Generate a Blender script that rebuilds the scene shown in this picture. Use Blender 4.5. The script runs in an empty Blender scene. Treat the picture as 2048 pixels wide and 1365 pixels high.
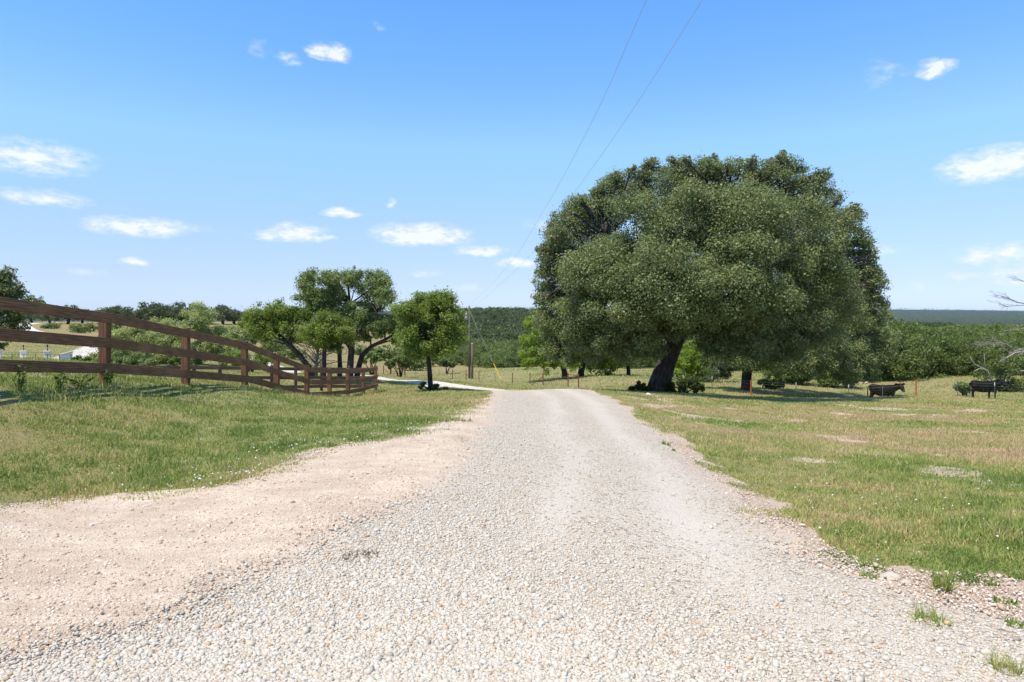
import bpy, bmesh, math, random
import numpy as np
from mathutils import Vector

sc = bpy.context.scene
COL = sc.collection
F, CX, HY = 1365.0, 1024.0, 640.0          # pixels of the 2048-wide photograph: focal length, centre column, horizon row
CAM_Z = 1.6

# ---------------------------------------------------------------- camera
cam = bpy.data.cameras.new('camera')
cam.sensor_width, cam.lens = 36.0, 24.0
cam.shift_y = -(682.5 - HY) / 2048.0
cam.clip_start, cam.clip_end = 0.05, 60000.0
cam_ob = bpy.data.objects.new('camera', cam)
COL.objects.link(cam_ob)
cam_ob.location = (0, 0, CAM_Z)
cam_ob.rotation_euler = (math.radians(90), 0, 0)
sc.camera = cam_ob

# ---------------------------------------------------------------- exposure
sc.view_settings.view_transform = 'Standard'
sc.view_settings.look = 'None'
sc.view_settings.gamma = 1.0
sc.view_settings.exposure = 0.38
sc.cycles.max_bounces = 8
sc.cycles.transparent_max_bounces = 16

# ---------------------------------------------------------------- sun and sky (one direction for both)
SUN_EL = math.radians(64)
SUN_DIR = Vector((-0.72, -0.70, 0)).normalized() * math.cos(SUN_EL) + Vector((0, 0, math.sin(SUN_EL)))
sun = bpy.data.lights.new('sun', 'SUN')
sun.energy, sun.angle, sun.color = 4.6, math.radians(0.5), (1.0, 0.92, 0.80)
sun_ob = bpy.data.objects.new('sun', sun)
COL.objects.link(sun_ob)
sun_ob.rotation_euler = SUN_DIR.to_track_quat('Z', 'Y').to_euler()
sun_ob.location = (0, 0, 60)

world = bpy.data.worlds.new('World')
sc.world = world
world.use_nodes = True
wn, wl = world.node_tree.nodes, world.node_tree.links
wn.clear()
w_out = wn.new('ShaderNodeOutputWorld')
w_bg = wn.new('ShaderNodeBackground')
w_bg.inputs['Strength'].default_value = 0.148
sky = wn.new('ShaderNodeTexSky')
sky.sky_type = 'NISHITA'
sky.sun_disc = False
sky.sun_elevation = SUN_EL
sky.sun_rotation = math.atan2(SUN_DIR.x, SUN_DIR.y)
sky.altitude, sky.air_density, sky.dust_density, sky.ozone_density = 300, 1.0, 0.0, 3.0
CLOUDS = [  # centre px, py, half width, half height, strength
    (665, 107, 44, 17, 1.0), (575, 121, 26, 12, .28), (516, 102, 22, 17, .22), (762, 55, 12, 8, .2),
    (1868, 141, 42, 16, .95), (1768, 150, 46, 22, .22), (70, 322, 120, 34, .62), (85, 398, 95, 16, .6),
    (275, 457, 108, 18, .78), (392, 462, 40, 10, .3), (598, 468, 58, 17, .95), (540, 473, 40, 8, .5), (650, 476, 24, 8, .6),
    (686, 429, 44, 10, .9), (780, 408, 13, 9, .4), (842, 475, 98, 22, 1.0), (962, 504, 50, 10, .85), (1035, 529, 36, 10, .95),
    (266, 527, 30, 8, .8), (168, 543, 40, 9, .3), (856, 549, 28, 8, .3), (937, 577, 32, 10, .3), (1075, 453, 28, 14, .25),
    (1985, 336, 110, 32, .95), (1775, 502, 44, 12, .4), (1990, 512, 90, 20, .7), (1925, 552, 36, 8, .35), (2030, 545, 70, 22, .4),
    (2040, 565, 80, 14, .35), (1845, 572, 30, 8, .2), (1640, 96, 60, 16, .0)]


def wmath(op, a, b=None, clamp=False):
    n = wn.new('ShaderNodeMath')
    n.operation, n.use_clamp = op, clamp
    for i, v in enumerate((a, b)):
        if v is None:
            continue
        if isinstance(v, (int, float)):
            n.inputs[i].default_value = v
        else:
            wl.new(v, n.inputs[i])
    return n.outputs[0]


tc = wn.new('ShaderNodeTexCoord')
sep = wn.new('ShaderNodeSeparateXYZ')
wl.new(tc.outputs['Generated'], sep.inputs[0])
az = wmath('ARCTAN2', sep.outputs['X'], sep.outputs['Y'])
el = wmath('ARCSINE', sep.outputs['Z'])
cmb = wn.new('ShaderNodeCombineXYZ')
wl.new(az, cmb.inputs[0])
wl.new(el, cmb.inputs[1])


def wnoise(scale, detail, rough, stretch):
    mp = wn.new('ShaderNodeMapping')
    mp.inputs['Scale'].default_value = stretch
    wl.new(cmb.outputs[0], mp.inputs[0])
    nz = wn.new('ShaderNodeTexNoise')
    nz.inputs['Scale'].default_value = scale
    nz.inputs['Detail'].default_value = detail
    nz.inputs['Roughness'].default_value = rough
    wl.new(mp.outputs[0], nz.inputs['Vector'])
    return nz


n_big = wnoise(48, 9, 0.68, (1, 2.2, 1))
n_warp = wnoise(30, 3, 0.5, (1, 1.6, 1))
sepw = wn.new('ShaderNodeSeparateColor')
wl.new(n_warp.outputs['Color'], sepw.inputs[0])
az_w = wmath('ADD', az, wmath('MULTIPLY', wmath('SUBTRACT', sepw.outputs[0], 0.5), 0.045))
el_w = wmath('ADD', el, wmath('MULTIPLY', wmath('SUBTRACT', sepw.outputs[1], 0.5), 0.016))
total = None
for px, py, hw, hh, st in CLOUDS:
    if st <= 0:
        continue
    dx, dz = (px - CX) / F, (HY - py) / F
    a0, e0 = math.atan(dx), math.atan2(dz, math.hypot(1, dx))
    ca = 1 / (1 + dx * dx)
    wa, we = hw / F * ca * 1.25, hh / F * math.sqrt(ca) * 1.3
    qa = wmath('DIVIDE', wmath('SUBTRACT', az_w, a0), wa)
    de = wmath('SUBTRACT', el_w, e0)
    # flatter base than top
    qe = wmath('MAXIMUM', wmath('DIVIDE', de, we * 1.15), wmath('DIVIDE', wmath('MULTIPLY', de, -1), we * 0.8))
    r2 = wmath('ADD', wmath('MULTIPLY', qa, qa), wmath('MULTIPLY', qe, qe))
    v = wmath('MULTIPLY', wmath('SUBTRACT', 1.0, wmath('SQRT', r2), True), st)
    total = v if total is None else wmath('MAXIMUM', total, v)
nz_c = wmath('MULTIPLY', wmath('SUBTRACT', n_big.outputs['Fac'], 0.49), 3.3)
dens = wmath('MULTIPLY', wmath('ADD', total, wmath('MULTIPLY', nz_c, wmath('POWER', total, 0.55))), 1.55, True)
dens = wmath('POWER', dens, 1.25)
mixc = wn.new('ShaderNodeMix')
mixc.data_type = 'RGBA'
wl.new(wmath('MULTIPLY', dens, 0.80), mixc.inputs['Factor'])
# the clear blue of this sky: deeper overhead, pale and cool towards the horizon
tint = wn.new('ShaderNodeValToRGB')
els = tint.color_ramp.elements
STOPS = [(.0064, (.51, .60, .97)), (.0374, (.63, .63, .84)), (.0883, (.82, .82, .92)), (.157, (.98, 1.14, 1.12)), (.221, (.80, 1.12, 1.34)), (.272, (.73, 1.13, 1.45)), (.45, (.55, .80, .98)), (1.0, (.50, .70, .85))]
while len(els) < len(STOPS):
    els.new(.5)
for e, (p, c) in zip(els, STOPS):
    e.position, e.color = p, (c[0] * .7, c[1] * .7, c[2] * .7, 1)
wl.new(wmath('MULTIPLY', el, 0.64, True), tint.inputs[0])
hsv = wn.new('ShaderNodeMix')
hsv.data_type, hsv.blend_type = 'RGBA', 'MULTIPLY'
hsv.inputs['Factor'].default_value = 1.0
wl.new(sky.outputs[0], hsv.inputs['A'])
wl.new(tint.outputs[0], hsv.inputs['B'])
hs2 = wn.new('ShaderNodeVectorMath')
hs2.operation = 'SCALE'
hs2.inputs['Scale'].default_value = 1 / .7
wl.new(hsv.outputs['Result'], hs2.inputs[0])
wl.new(hs2.outputs[0], mixc.inputs['A'])
mixc.inputs['B'].default_value = (5.6, 5.6, 5.9, 1)
wl.new(mixc.outputs['Result'], w_bg.inputs['Color'])
wl.new(w_bg.outputs[0], w_out.inputs['Surface'])

# ---------------------------------------------------------------- numpy helpers
RNG = np.random.default_rng(7)
random.seed(7)


def _hash(ix, iy, iz, seed):
    h = (ix.astype(np.int64) * 374761393 + iy.astype(np.int64) * 668265263 + iz.astype(np.int64) * 2147483647 + seed * 144665) & 0xffffffff
    h = ((h ^ (h >> 13)) * 1274126177) & 0xffffffff
    h = ((h ^ (h >> 16)) * 2246822519) & 0xffffffff
    return (h & 0xffffff) / float(0xffffff)


def vnoise(x, y, scale=1.0, seed=0, octaves=4, rough=0.5):
    """value noise in the plane, 0..1"""
    x, y = np.asarray(x, float) * scale, np.asarray(y, float) * scale
    tot, amp, norm = 0.0, 1.0, 0.0
    for o in range(octaves):
        ix, iy = np.floor(x), np.floor(y)
        fx, fy = x - ix, y - iy
        fx, fy = fx * fx * (3 - 2 * fx), fy * fy * (3 - 2 * fy)
        z0 = np.zeros_like(ix)
        a, b = _hash(ix, iy, z0, seed + o), _hash(ix + 1, iy, z0, seed + o)
        c, d = _hash(ix, iy + 1, z0, seed + o), _hash(ix + 1, iy + 1, z0, seed + o)
        tot = tot + amp * ((a * (1 - fx) + b * fx) * (1 - fy) + (c * (1 - fx) + d * fx) * fy)
        norm += amp
        amp *= rough
        x, y = x * 2.03 + 11.3, y * 2.03 + 5.7
    return tot / norm


def smooth(a, b, x):
    t = np.clip((x - a) / (b - a), 0, 1)
    return t * t * (3 - 2 * t)


def mesh_np(name, verts, faces, mat, parent=None, attrs=None, smooth_shade=False, uv=None, vattrs=None):
    """one mesh object from arrays: verts (n,3), faces (m,k)"""
    verts, faces = np.ascontiguousarray(verts, np.float32), np.ascontiguousarray(faces, np.int32)
    me = bpy.data.meshes.new(name)
    m, k = faces.shape
    me.vertices.add(len(verts))
    me.vertices.foreach_set('co', verts.ravel())
    me.loops.add(m * k)
    me.loops.foreach_set('vertex_index', faces.ravel())
    me.polygons.add(m)
    me.polygons.foreach_set('loop_start', np.arange(0, m * k, k, dtype=np.int32))
    if smooth_shade:
        me.polygons.foreach_set('use_smooth', np.ones(m, bool))
    for an, av in (attrs or {}).items():
        at = me.attributes.new(an, 'FLOAT', 'FACE')
        at.data.foreach_set('value', np.ascontiguousarray(av, np.float32))
    for an, av in (vattrs or {}).items():
        at = me.attributes.new(an, 'FLOAT', 'POINT')
        at.data.foreach_set('value', np.ascontiguousarray(av, np.float32))
    if uv is not None:
        ul = me.uv_layers.new(name='UVMap')
        ul.data.foreach_set('uv', np.ascontiguousarray(uv, np.float32).ravel())
    me.update(calc_edges=True)
    me.validate()
    if mat:
        me.materials.append(mat)
    ob = bpy.data.objects.new(name, me)
    COL.objects.link(ob)
    if parent:
        ob.parent = parent
    return ob


def tag(o, label=None, cat=None, group=None, kind=None):
    if label:
        n = len(label.split())
        assert 4 <= n <= 16, label
        o['label'] = label
    if cat:
        o['category'] = cat
    if group:
        o['group'] = group
    if kind:
        o['kind'] = kind
    return o


def thing(name, label, cat, loc=(0, 0, 0), rotz=0.0, group=None):
    o = bpy.data.objects.new(name, None)
    COL.objects.link(o)
    o.empty_display_size = 0.3
    o.location = loc
    o.rotation_euler = (0, 0, rotz)
    return tag(o, label, cat, group)


def copy_tree(o, parent=None):
    c = o.copy()
    COL.objects.link(c)
    c.parent = parent
    for ch in o.children:
        copy_tree(ch, c)
    return c


# ---------------------------------------------------------------- terrain
def px2w(px, py, d):
    return ((px - CX) * d / F, d, CAM_Z - (py - HY) * d / F)


_ctrl = []
for X in (-12, -5, 0, 5, 12):
    for Y in (-6, -2, 1.5):
        _ctrl.append((X, Y, 0.0))
for X in (-4, -1.5, 1.5, 4):
    _ctrl.append((X, 3.2, 0.0))
for X in (-5.5, -3.6, -2.2):
    _ctrl.append((X, 4.5, 0.0))
_near = [(1024, 1100, 4.75), (1080, 980, 6.4), (1090, 898, 9.0), (1090, 835, 14), (1090, 804, 20), (1085, 781.5, 27), (1075, 783, 31), (1040, 787, 36),
         (0, 1020, 5.8), (480, 975, 6.4), (700, 895, 8.3), (860, 870, 9.2), (930, 838, 12), (700, 840, 11.8), (820, 812, 17), (960, 800, 20),
         (0, 900, 7.2), (0, 850, 7.9), (0, 800, 8.8), (0, 768, 9.6), (200, 810, 10.2), (208, 768, 11.7), (375, 768, 14.7), (487, 773, 17.8),
         (554, 781, 20.3), (613, 791, 23.2), (661, 793.5, 26.3), (695, 793, 29), (727, 790, 32.2), (751, 784, 35), (830, 790, 29), (700, 806, 21), (600, 803, 18),
         (400, 808, 13), (560, 840, 11.5), (860, 778, 32), (930, 783, 30),
         (-600, 800, 6.5), (-600, 770, 8.5), (-500, 775, 12), (-300, 985, 5.5),
         # pen behind the rail fence
         (160, 756, 27), (300, 758, 28.5), (450, 766, 31), (600, 778, 34), (160, 748, 40), (330, 742, 45), (480, 750, 48), (-200, 745, 35),
         # far left slope
         (48, 724, 70), (133, 727, 62), (300, 702, 100), (180, 679, 130), (60, 662, 190), (45, 650, 230), (300, 648, 275), (480, 648, 280), (0, 644, 300),
         (-500, 690, 90), (-500, 645, 250), (200, 647, 265), (560, 651, 270), (680, 655, 290),
         (500, 722, 85), (480, 690, 150), (400, 668, 200), (600, 690, 170),
         # white road beyond the crest and the oak group
         (860, 776.5, 40), (880, 764, 45), (755, 761, 50), (755, 754.5, 55), (700, 755, 46), (640, 752, 55), (660, 747, 67), (565, 745, 76), (930, 778, 36),
         # pasture in the middle
         (790, 751, 113), (905, 759, 91), (1025, 767, 85), (1025, 776.5, 50), (1157, 776, 72), (1100, 778, 48), (940, 752, 102), (850, 738, 140), (850, 722, 180), (850, 703, 240),
         (700, 700, 210), (1000, 740, 115), (1000, 712, 230), (1200, 757, 82), (1200, 745, 110),
         # wooded hill
         (1000, 690, 380), (1000, 664, 520), (1000, 640, 640), (1000, 630, 760), (900, 632, 760), (1150, 632, 760), (1300, 634, 780), (700, 640, 760), (1600, 655, 700),
         # oak and right pasture
         (1310, 785, 42), (1200, 781, 45), (1400, 792, 38), (1500, 793, 55), (1600, 800, 37), (1750, 803, 38), (1770, 798, 51), (1780, 806.5, 55.5), (1740, 806, 55.5), (1832, 795, 53), (2000, 800, 50), (1990, 801, 52.5),
         (1800, 790, 64), (1650, 775, 70), (1800, 757, 78), (2000, 766, 66), (2048, 803, 49), (2300, 812, 48), (2300, 780, 66), (1492, 779, 61), (1350, 763, 78), (1400, 748, 110),
         (2048, 850, 22.5), (1500, 850, 20), (1300, 845, 17), (1500, 940, 9.6), (1400, 930, 9.4), (1510, 1010, 6.6), (1700, 920, 11.2), (2048, 950, 10), (2048, 1170, 4.25), (2300, 1000, 7),
         (1330, 870, 12.2), (1190, 783, 27), (1250, 800, 24), (2400, 900, 14), (1700, 830, 27),
         (1900, 712, 150), (1900, 680, 300), (1900, 660, 900), (1900, 648, 2500), (1400, 680, 300), (2300, 700, 150), (2300, 660, 900),
         # far country
         (1900, 630, 5500), (1900, 621, 7500), (1500, 621, 7500), (1000, 622, 7500), (500, 625, 7500), (2500, 621, 7500), (0, 625, 7500), (-600, 630, 7500),
         (300, 662, 600), (0, 655, 600), (1000, 660, 1500), (500, 665, 1500)]
for px, py, d in _near:
    _ctrl.append(px2w(px, py, d))
for X in (-9000, 0, 9000):
    _ctrl.append((X, 12000, 40.0))
_ctrl = np.array(_ctrl)


def _uv(X, Y):
    w = np.maximum(np.asarray(Y, float) + 8.0, 0.5)
    return np.clip(np.asarray(X, float) / w, -1.6, 1.6) * 3.0, np.log(w) * 1.6, w


def _tpsk(r2):
    return r2 * np.log(r2 + 1e-9)


_cu, _cv, _cw = _uv(_ctrl[:, 0], _ctrl[:, 1])
_n = len(_ctrl)
_A = np.zeros((_n + 3, _n + 3))
_A[:_n, :_n] = _tpsk((_cu[:, None] - _cu[None]) ** 2 + (_cv[:, None] - _cv[None]) ** 2) + np.eye(_n) * 2e-3
_P = np.stack([np.ones(_n), _cu, _cv], 1)
_A[:_n, _n:], _A[_n:, :_n] = _P, _P.T
_sol = np.linalg.solve(_A, np.concatenate([_ctrl[:, 2] / _cw, np.zeros(3)]))


def _ground_raw(X, Y):
    X, Y = np.broadcast_arrays(np.asarray(X, float), np.asarray(Y, float))
    shp = X.shape
    X, Y = X.ravel(), Y.ravel()
    out = np.empty(len(X))
    for i in range(0, len(X), 20000):
        u, v, w = _uv(X[i:i + 20000], Y[i:i + 20000])
        k = _tpsk((u[:, None] - _cu[None]) ** 2 + (v[:, None] - _cv[None]) ** 2)
        out[i:i + 20000] = (k @ _sol[:_n] + _sol[_n] + _sol[_n + 1] * u + _sol[_n + 2] * v) * w
    return out.reshape(shp)


# the sheet: rows at growing distance, columns by direction; ground() reads the same sheet, so things stand on it exactly
GU = np.linspace(-1.55, 1.55, 521)
GW = np.exp(np.linspace(math.log(2.0), math.log(13000.0), 901))
_gX, _gY = GU[None, :] * GW[:, None], np.repeat((GW - 8.0)[:, None], len(GU), 1)
_gZ = _ground_raw(_gX, _gY)
_bump = (vnoise(_gX, _gY, .9, 3, 2) - .5) * .09 * smooth(0, 3, np.abs(_gX + .4)) * (1 - smooth(40, 140, _gY))
_bump += (vnoise(_gX, _gY, .02, 5, 4) - .5) * 3.0 * smooth(140, 500, _gY)
_bump += (vnoise(_gX, _gY, .0012, 8, 4) - .5) * 40.0 * smooth(2500, 6000, _gY)
_gZ = _gZ + _bump


def ground(X, Y):
    X, Y = np.asarray(X, float), np.asarray(Y, float)
    w = np.clip(Y + 8.0, GW[0], GW[-1])
    fu = np.clip((X / w - GU[0]) / (GU[1] - GU[0]), 0, len(GU) - 1.001)
    fw = np.clip((np.log(w) - math.log(2.0)) / (math.log(13000.0) - math.log(2.0)) * (len(GW) - 1), 0, len(GW) - 1.001)
    iu, iw = np.floor(fu).astype(int), np.floor(fw).astype(int)
    a, b = fu - iu, fw - iw
    return (_gZ[iw, iu] * (1 - a) + _gZ[iw, iu + 1] * a) * (1 - b) + (_gZ[iw + 1, iu] * (1 - a) + _gZ[iw + 1, iu + 1] * a) * b


def at(px, d):
    """point on the ground in column px at distance d"""
    x = (px - CX) * d / F
    return Vector((x, d, float(ground(x, d))))


def hit(px, py, dmin=1.0, dmax=9000.0):
    """first point of the ground seen at a pixel"""
    d = np.exp(np.linspace(math.log(dmin), math.log(dmax), 6000))
    x = (px - CX) * d / F
    below = (CAM_Z - (py - HY) * d / F) < ground(x, d)
    i = int(np.argmax(below)) if below.any() else len(d) - 1
    return Vector((float(x[i]), float(d[i]), float(ground(x[i], d[i]))))
# ---------------------------------------------------------------- materials
class NT:
    def __init__(self, name):
        self.m = bpy.data.materials.new(name)
        self.m.use_nodes = True
        self.n, self.l = self.m.node_tree.nodes, self.m.node_tree.links
        self.n.clear()
        self.out = self.n.new('ShaderNodeOutputMaterial')

    def put(self, sock, v):
        if hasattr(v, 'is_output'):
            self.l.new(v, sock)
        elif isinstance(v, (tuple, list)) and len(v) == 3 and sock.type == 'RGBA':
            sock.default_value = (*v, 1)
        else:
            sock.default_value = v

    def node(self, kind, out=0, **kw):
        n = self.n.new(kind)
        for k, v in kw.items():
            if k.startswith('i_'):
                key = k[2:]
                self.put(n.inputs[int(key)] if key.isdigit() else n.inputs[key.replace('_', ' ')], v)
            else:
                setattr(n, k, v)
        return n.outputs[out]

    def pos(self):
        return self.node('ShaderNodeNewGeometry', 'Position')

    def attr(self, name):
        return self.node('ShaderNodeAttribute', 'Fac', attribute_name=name)

    def noise(self, scale, detail=4, rough=0.55, vec=None, out='Fac'):
        return self.node('ShaderNodeTexNoise', out, i_Vector=vec or self.pos(), i_Scale=scale, i_Detail=detail, i_Roughness=rough)

    def vor(self, scale, vec=None, out='Distance', rnd=1.0, **kw):
        return self.node('ShaderNodeTexVoronoi', out, i_Vector=vec or self.pos(), i_Scale=scale, i_Randomness=rnd, **kw)

    def math(self, op, a, b=0.0, c=0.0, clamp=False):
        return self.node('ShaderNodeMath', operation=op, use_clamp=clamp, i_0=a, i_1=b, i_2=c)

    def mix(self, f, a, b, blend='MIX'):
        n = self.n.new('ShaderNodeMix')
        n.data_type, n.blend_type = 'RGBA', blend
        self.put(n.inputs['Factor'], f)
        self.put(n.inputs['A'], a)
        self.put(n.inputs['B'], b)
        return n.outputs['Result']

    def ramp(self, f, stops, interp='LINEAR'):
        n = self.n.new('ShaderNodeValToRGB')
        cr = n.color_ramp
        cr.interpolation = interp
        while len(cr.elements) < len(stops):
            cr.elements.new(0.5)
        for e, (p, c) in zip(cr.elements, stops):
            e.position, e.color = p, ((*c, 1) if not isinstance(c, float) else (c, c, c, 1))
        self.put(n.inputs[0], f)
        return n.outputs[0]

    def step(self, x, a, b):
        return self.node('ShaderNodeMapRange', i_Value=x, i_1=a, i_2=b, i_3=0.0, i_4=1.0, interpolation_type='SMOOTHSTEP')

    def bump(self, h, strength, dist):
        return self.node('ShaderNodeBump', i_Strength=strength, i_Distance=dist, i_Height=h)

    def bsdf(self, col, rough=0.8, normal=None, spec=0.3, metal=0.0):
        n = self.n.new('ShaderNodeBsdfPrincipled')
        self.put(n.inputs['Base Color'], col)
        self.put(n.inputs['Roughness'], rough)
        self.put(n.inputs['Specular IOR Level'], spec)
        self.put(n.inputs['Metallic'], metal)
        if normal is not None:
            self.l.new(normal, n.inputs['Normal'])
        return n.outputs[0]

    def done(self, shader):
        self.l.new(shader, self.out.inputs['Surface'])
        return self.m


def leaf_mat(name, dark, mid, light, odd=(0.20, 0.15, 0.07), odd_at=0.97, trans=0.32, rough=0.5, spec=0.35):
    t = NT(name)
    a = t.attr('tint')
    c = t.ramp(a, [(0.0, dark), (0.5, mid), (0.93, light), (odd_at, odd), (1.0, odd)])
    b = t.bsdf(c, rough, spec=spec)
    tr = t.node('ShaderNodeBsdfTranslucent', i_Color=t.mix(0.5, c, (light[0] * 1.5, light[1] * 1.5, light[2] * 0.8)))
    return t.done(t.node('ShaderNodeMixShader', i_0=trans, i_1=b, i_2=tr))


def bark_mat(name, a, b, scale=6.0, zs=0.25):
    t = NT(name)
    co = t.node('ShaderNodeTexCoord', 'Object')
    mp = t.node('ShaderNodeMapping', i_Vector=co, i_Scale=(1, 1, zs))
    n1 = t.noise(scale, 6, 0.65, mp)
    v = t.vor(scale * 2.2, mp)
    c = t.mix(t.step(n1, .3, .7), a, b)
    return t.done(t.bsdf(c, 0.9, t.bump(t.math('ADD', v, n1), 0.8, 0.05), spec=0.1))


def plain(name, col, rough=0.6, var=0.15, scale=8.0, metal=0.0, spec=0.3, bump=0.0):
    t = NT(name)
    n = t.noise(scale, 4, vec=t.node('ShaderNodeTexCoord', 'Object'))
    lo, hi = tuple(c * (1 - var) for c in col), tuple(min(1, c * (1 + var)) for c in col)
    return t.done(t.bsdf(t.mix(n, lo, hi), rough, t.bump(n, bump, 0.02) if bump else None, spec, metal))


M = {}
M['oak_leaf'] = leaf_mat('live_oak_leaf', (.082, .116, .042), (.165, .212, .080), (.255, .302, .125), odd=(.26, .21, .13), odd_at=.985, rough=.48, spec=.4, trans=.32)
M['oak_leaf2'] = leaf_mat('post_oak_leaf', (0.092, 0.139, 0.044), (0.170, 0.234, 0.075), (0.291, 0.361, 0.124), odd=(.18, .16, .12), odd_at=.96)
M['bright_leaf'] = leaf_mat('spring_leaf', (0.095, 0.149, 0.032), (0.177, 0.255, 0.049), (0.285, 0.362, 0.080), trans=.42)
M['lime_leaf'] = leaf_mat('lime_leaf', (.115, .180, .022), (.205, .300, .036), (.300, .400, .060), odd=(.2, .3, .03), trans=.5)
M['mesquite_leaf'] = leaf_mat('mesquite_leaf', (0.180, 0.226, 0.090), (0.307, 0.360, 0.143), (0.450, 0.503, 0.217), odd=(.22, .2, .13), trans=.42)
M['far_leaf'] = leaf_mat('far_oak_leaf', (0.052, 0.071, 0.032), (0.092, 0.121, 0.052), (0.149, 0.184, 0.075), odd=(.15, .13, .09), odd_at=.97)
M['wood_leaf'] = leaf_mat('woodland_leaf', (0.065, 0.095, 0.025), (0.118, 0.163, 0.040), (0.189, 0.242, 0.063), odd=(.17, .15, .11), odd_at=.97)
M['hill_leaf'] = leaf_mat('hill_woodland_leaf', (.036, .056, .018), (.066, .094, .028), (.115, .150, .044), odd=(.15, .13, .09))
M['dead_twig'] = plain('dead_twig', (.27, .245, .225), .9, .25, 3)
M['dead_wood'] = plain('dead_wood', (.30, .275, .25), .85, .35, 9, bump=.3)
M['bark'] = bark_mat('oak_bark', (.030, .026, .022), (.13, .115, .10), 7)
M['bark_dark'] = bark_mat('dark_bark', (.020, .018, .016), (.070, .062, .055), 9)
M['weed_leaf'] = leaf_mat('weed_leaf', (.06, .11, .02), (.12, .20, .035), (.22, .30, .07), trans=.4)
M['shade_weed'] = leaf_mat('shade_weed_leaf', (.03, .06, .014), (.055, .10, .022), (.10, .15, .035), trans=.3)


def wood(name, a, b, c, rough=.7):
    t = NT(name)
    uv = t.node('ShaderNodeTexCoord', 'UV')
    mp = t.node('ShaderNodeMapping', i_Vector=uv, i_Scale=(1.0, 9.0, 1))
    n1 = t.noise(3.2, 6, .62, mp)
    wv = t.node('ShaderNodeTexWave', 'Fac', i_Vector=mp, i_Scale=1.2, i_Distortion=7.0, i_Detail=3.0, i_Detail_Scale=1.4, bands_direction='Y')
    big = t.noise(.9, 3, .5, uv)
    col = t.mix(t.step(n1, .32, .68), a, b)
    col = t.mix(t.math('MULTIPLY', t.step(wv, .62, .95), .65), col, c)
    col = t.mix(t.math('MULTIPLY', t.step(big, .45, .75), .45), col, tuple(min(1, x * 1.7) for x in b))
    knot = t.vor(1.0, t.node('ShaderNodeMapping', i_Vector=uv, i_Scale=(1.3, 4.0, 1)))
    col = t.mix(t.math('MULTIPLY', t.step(knot, .10, .05), .7), col, tuple(x * .35 for x in a))
    return t.done(t.bsdf(col, rough, t.bump(t.math('ADD', n1, wv), .35, .01), spec=.25))


M['rail'] = wood('stained_rail', (.148, .074, .038), (.270, .145, .072), (.062, .031, .017))
M['post'] = wood('stained_post', (.122, .056, .030), (.200, .100, .056), (.055, .028, .018))
M['old_rail'] = wood('weathered_rail', (.085, .052, .040), (.150, .098, .074), (.050, .032, .025), .85)
M['rust'] = plain('red_oxide_pipe', (.20, .060, .035), .7, .3, 5)
M['orange_post'] = plain('orange_painted_post', (.42, .125, .055), .6, .15, 5)
M['t_post'] = plain('weathered_steel_post', (.11, .13, .09), .6, .25, 5)
M['white_tip'] = plain('white_paint', (.78, .78, .74), .6, .05)
M['wire'] = plain('galvanized_wire', (.30, .30, .30), .45, .1, 5, metal=.4)
M['cable'] = plain('aluminium_cable', (.34, .36, .38), .6, .05)
M['pole'] = bark_mat('weathered_pole', (.10, .08, .065), (.22, .185, .155), 5, .06)
M['grey_metal'] = plain('grey_enamel', (.42, .44, .45), .4, .06)
M['yellow'] = plain('yellow_plastic', (.72, .46, .03), .5, .06)
M['limestone'] = plain('white_limestone', (.74, .69, .62), .9, .18, 9, bump=.4)
M['black_iron'] = plain('black_iron', (.025, .025, .028), .5, .2)
M['rock'] = plain('pale_rock', (.66, .57, .48), .95, .22, 14, bump=.6)
M['pink_rock'] = plain('pinkish_rock', (.40, .25, .19), .95, .25, 14, bump=.6)
M['roof'] = plain('pale_metal_roof', (.62, .62, .62), .45, .05)
M['siding'] = plain('cream_siding', (.55, .50, .43), .8, .06)
M['glass'] = plain('dark_window_glass', (.04, .05, .06), .1, .05)
M['hide'] = plain('black_hide', (.004, .003, .003), .7, .35, 4, spec=.22)
M['horn_skin'] = plain('grey_muzzle', (.045, .042, .042), .6, .1)
M['hoof'] = plain('hoof', (.03, .026, .022), .6, .1)
M['twig_brown'] = plain('dry_brown_litter', (.15, .11, .06), .95, .35, 30)

# ground: grassland, bare soil and woodland floor, mixed by what grows there
t = NT('grassland_soil')
pos = t.pos()
patch = t.noise(.22, 6, .6, pos)
fine = t.noise(9.0, 6, .7, pos)
far = t.noise(.035, 6, .62, pos)
green, dry = (.185, .205, .068), (.300, .255, .130)
grass = t.mix(t.step(t.math('ADD', t.math('MULTIPLY', patch, .6), t.math('MULTIPLY', far, .4)), .36, .64), green, dry)
grass = t.mix(t.step(fine, .35, .7), grass, t.mix(.6, grass, (.27, .245, .12)))
dryf = t.attr('dry')
hay = t.mix(t.step(far, .35, .65), (.30, .215, .115), (.225, .195, .085))
grass = t.mix(t.math('MULTIPLY', dryf, t.step(t.math('ADD', fine, t.math('MULTIPLY', far, .5)), .35, .8)), grass, hay)
soil = t.mix(t.noise(26, 6, .7, pos), (.34, .255, .185), (.60, .49, .385))
bare = t.step(t.math('ADD', t.attr('bare'), t.math('MULTIPLY', t.math('SUBTRACT', fine, .5), .5)), .4, .6)
g = t.mix(bare, grass, soil)
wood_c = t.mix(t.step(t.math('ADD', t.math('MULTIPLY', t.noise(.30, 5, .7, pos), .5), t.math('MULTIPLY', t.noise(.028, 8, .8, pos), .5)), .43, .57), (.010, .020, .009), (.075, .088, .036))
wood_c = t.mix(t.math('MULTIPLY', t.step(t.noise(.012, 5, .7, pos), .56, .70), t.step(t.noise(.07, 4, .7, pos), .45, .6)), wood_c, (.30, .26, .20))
g = t.mix(t.attr('wood'), g, wood_c)
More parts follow.
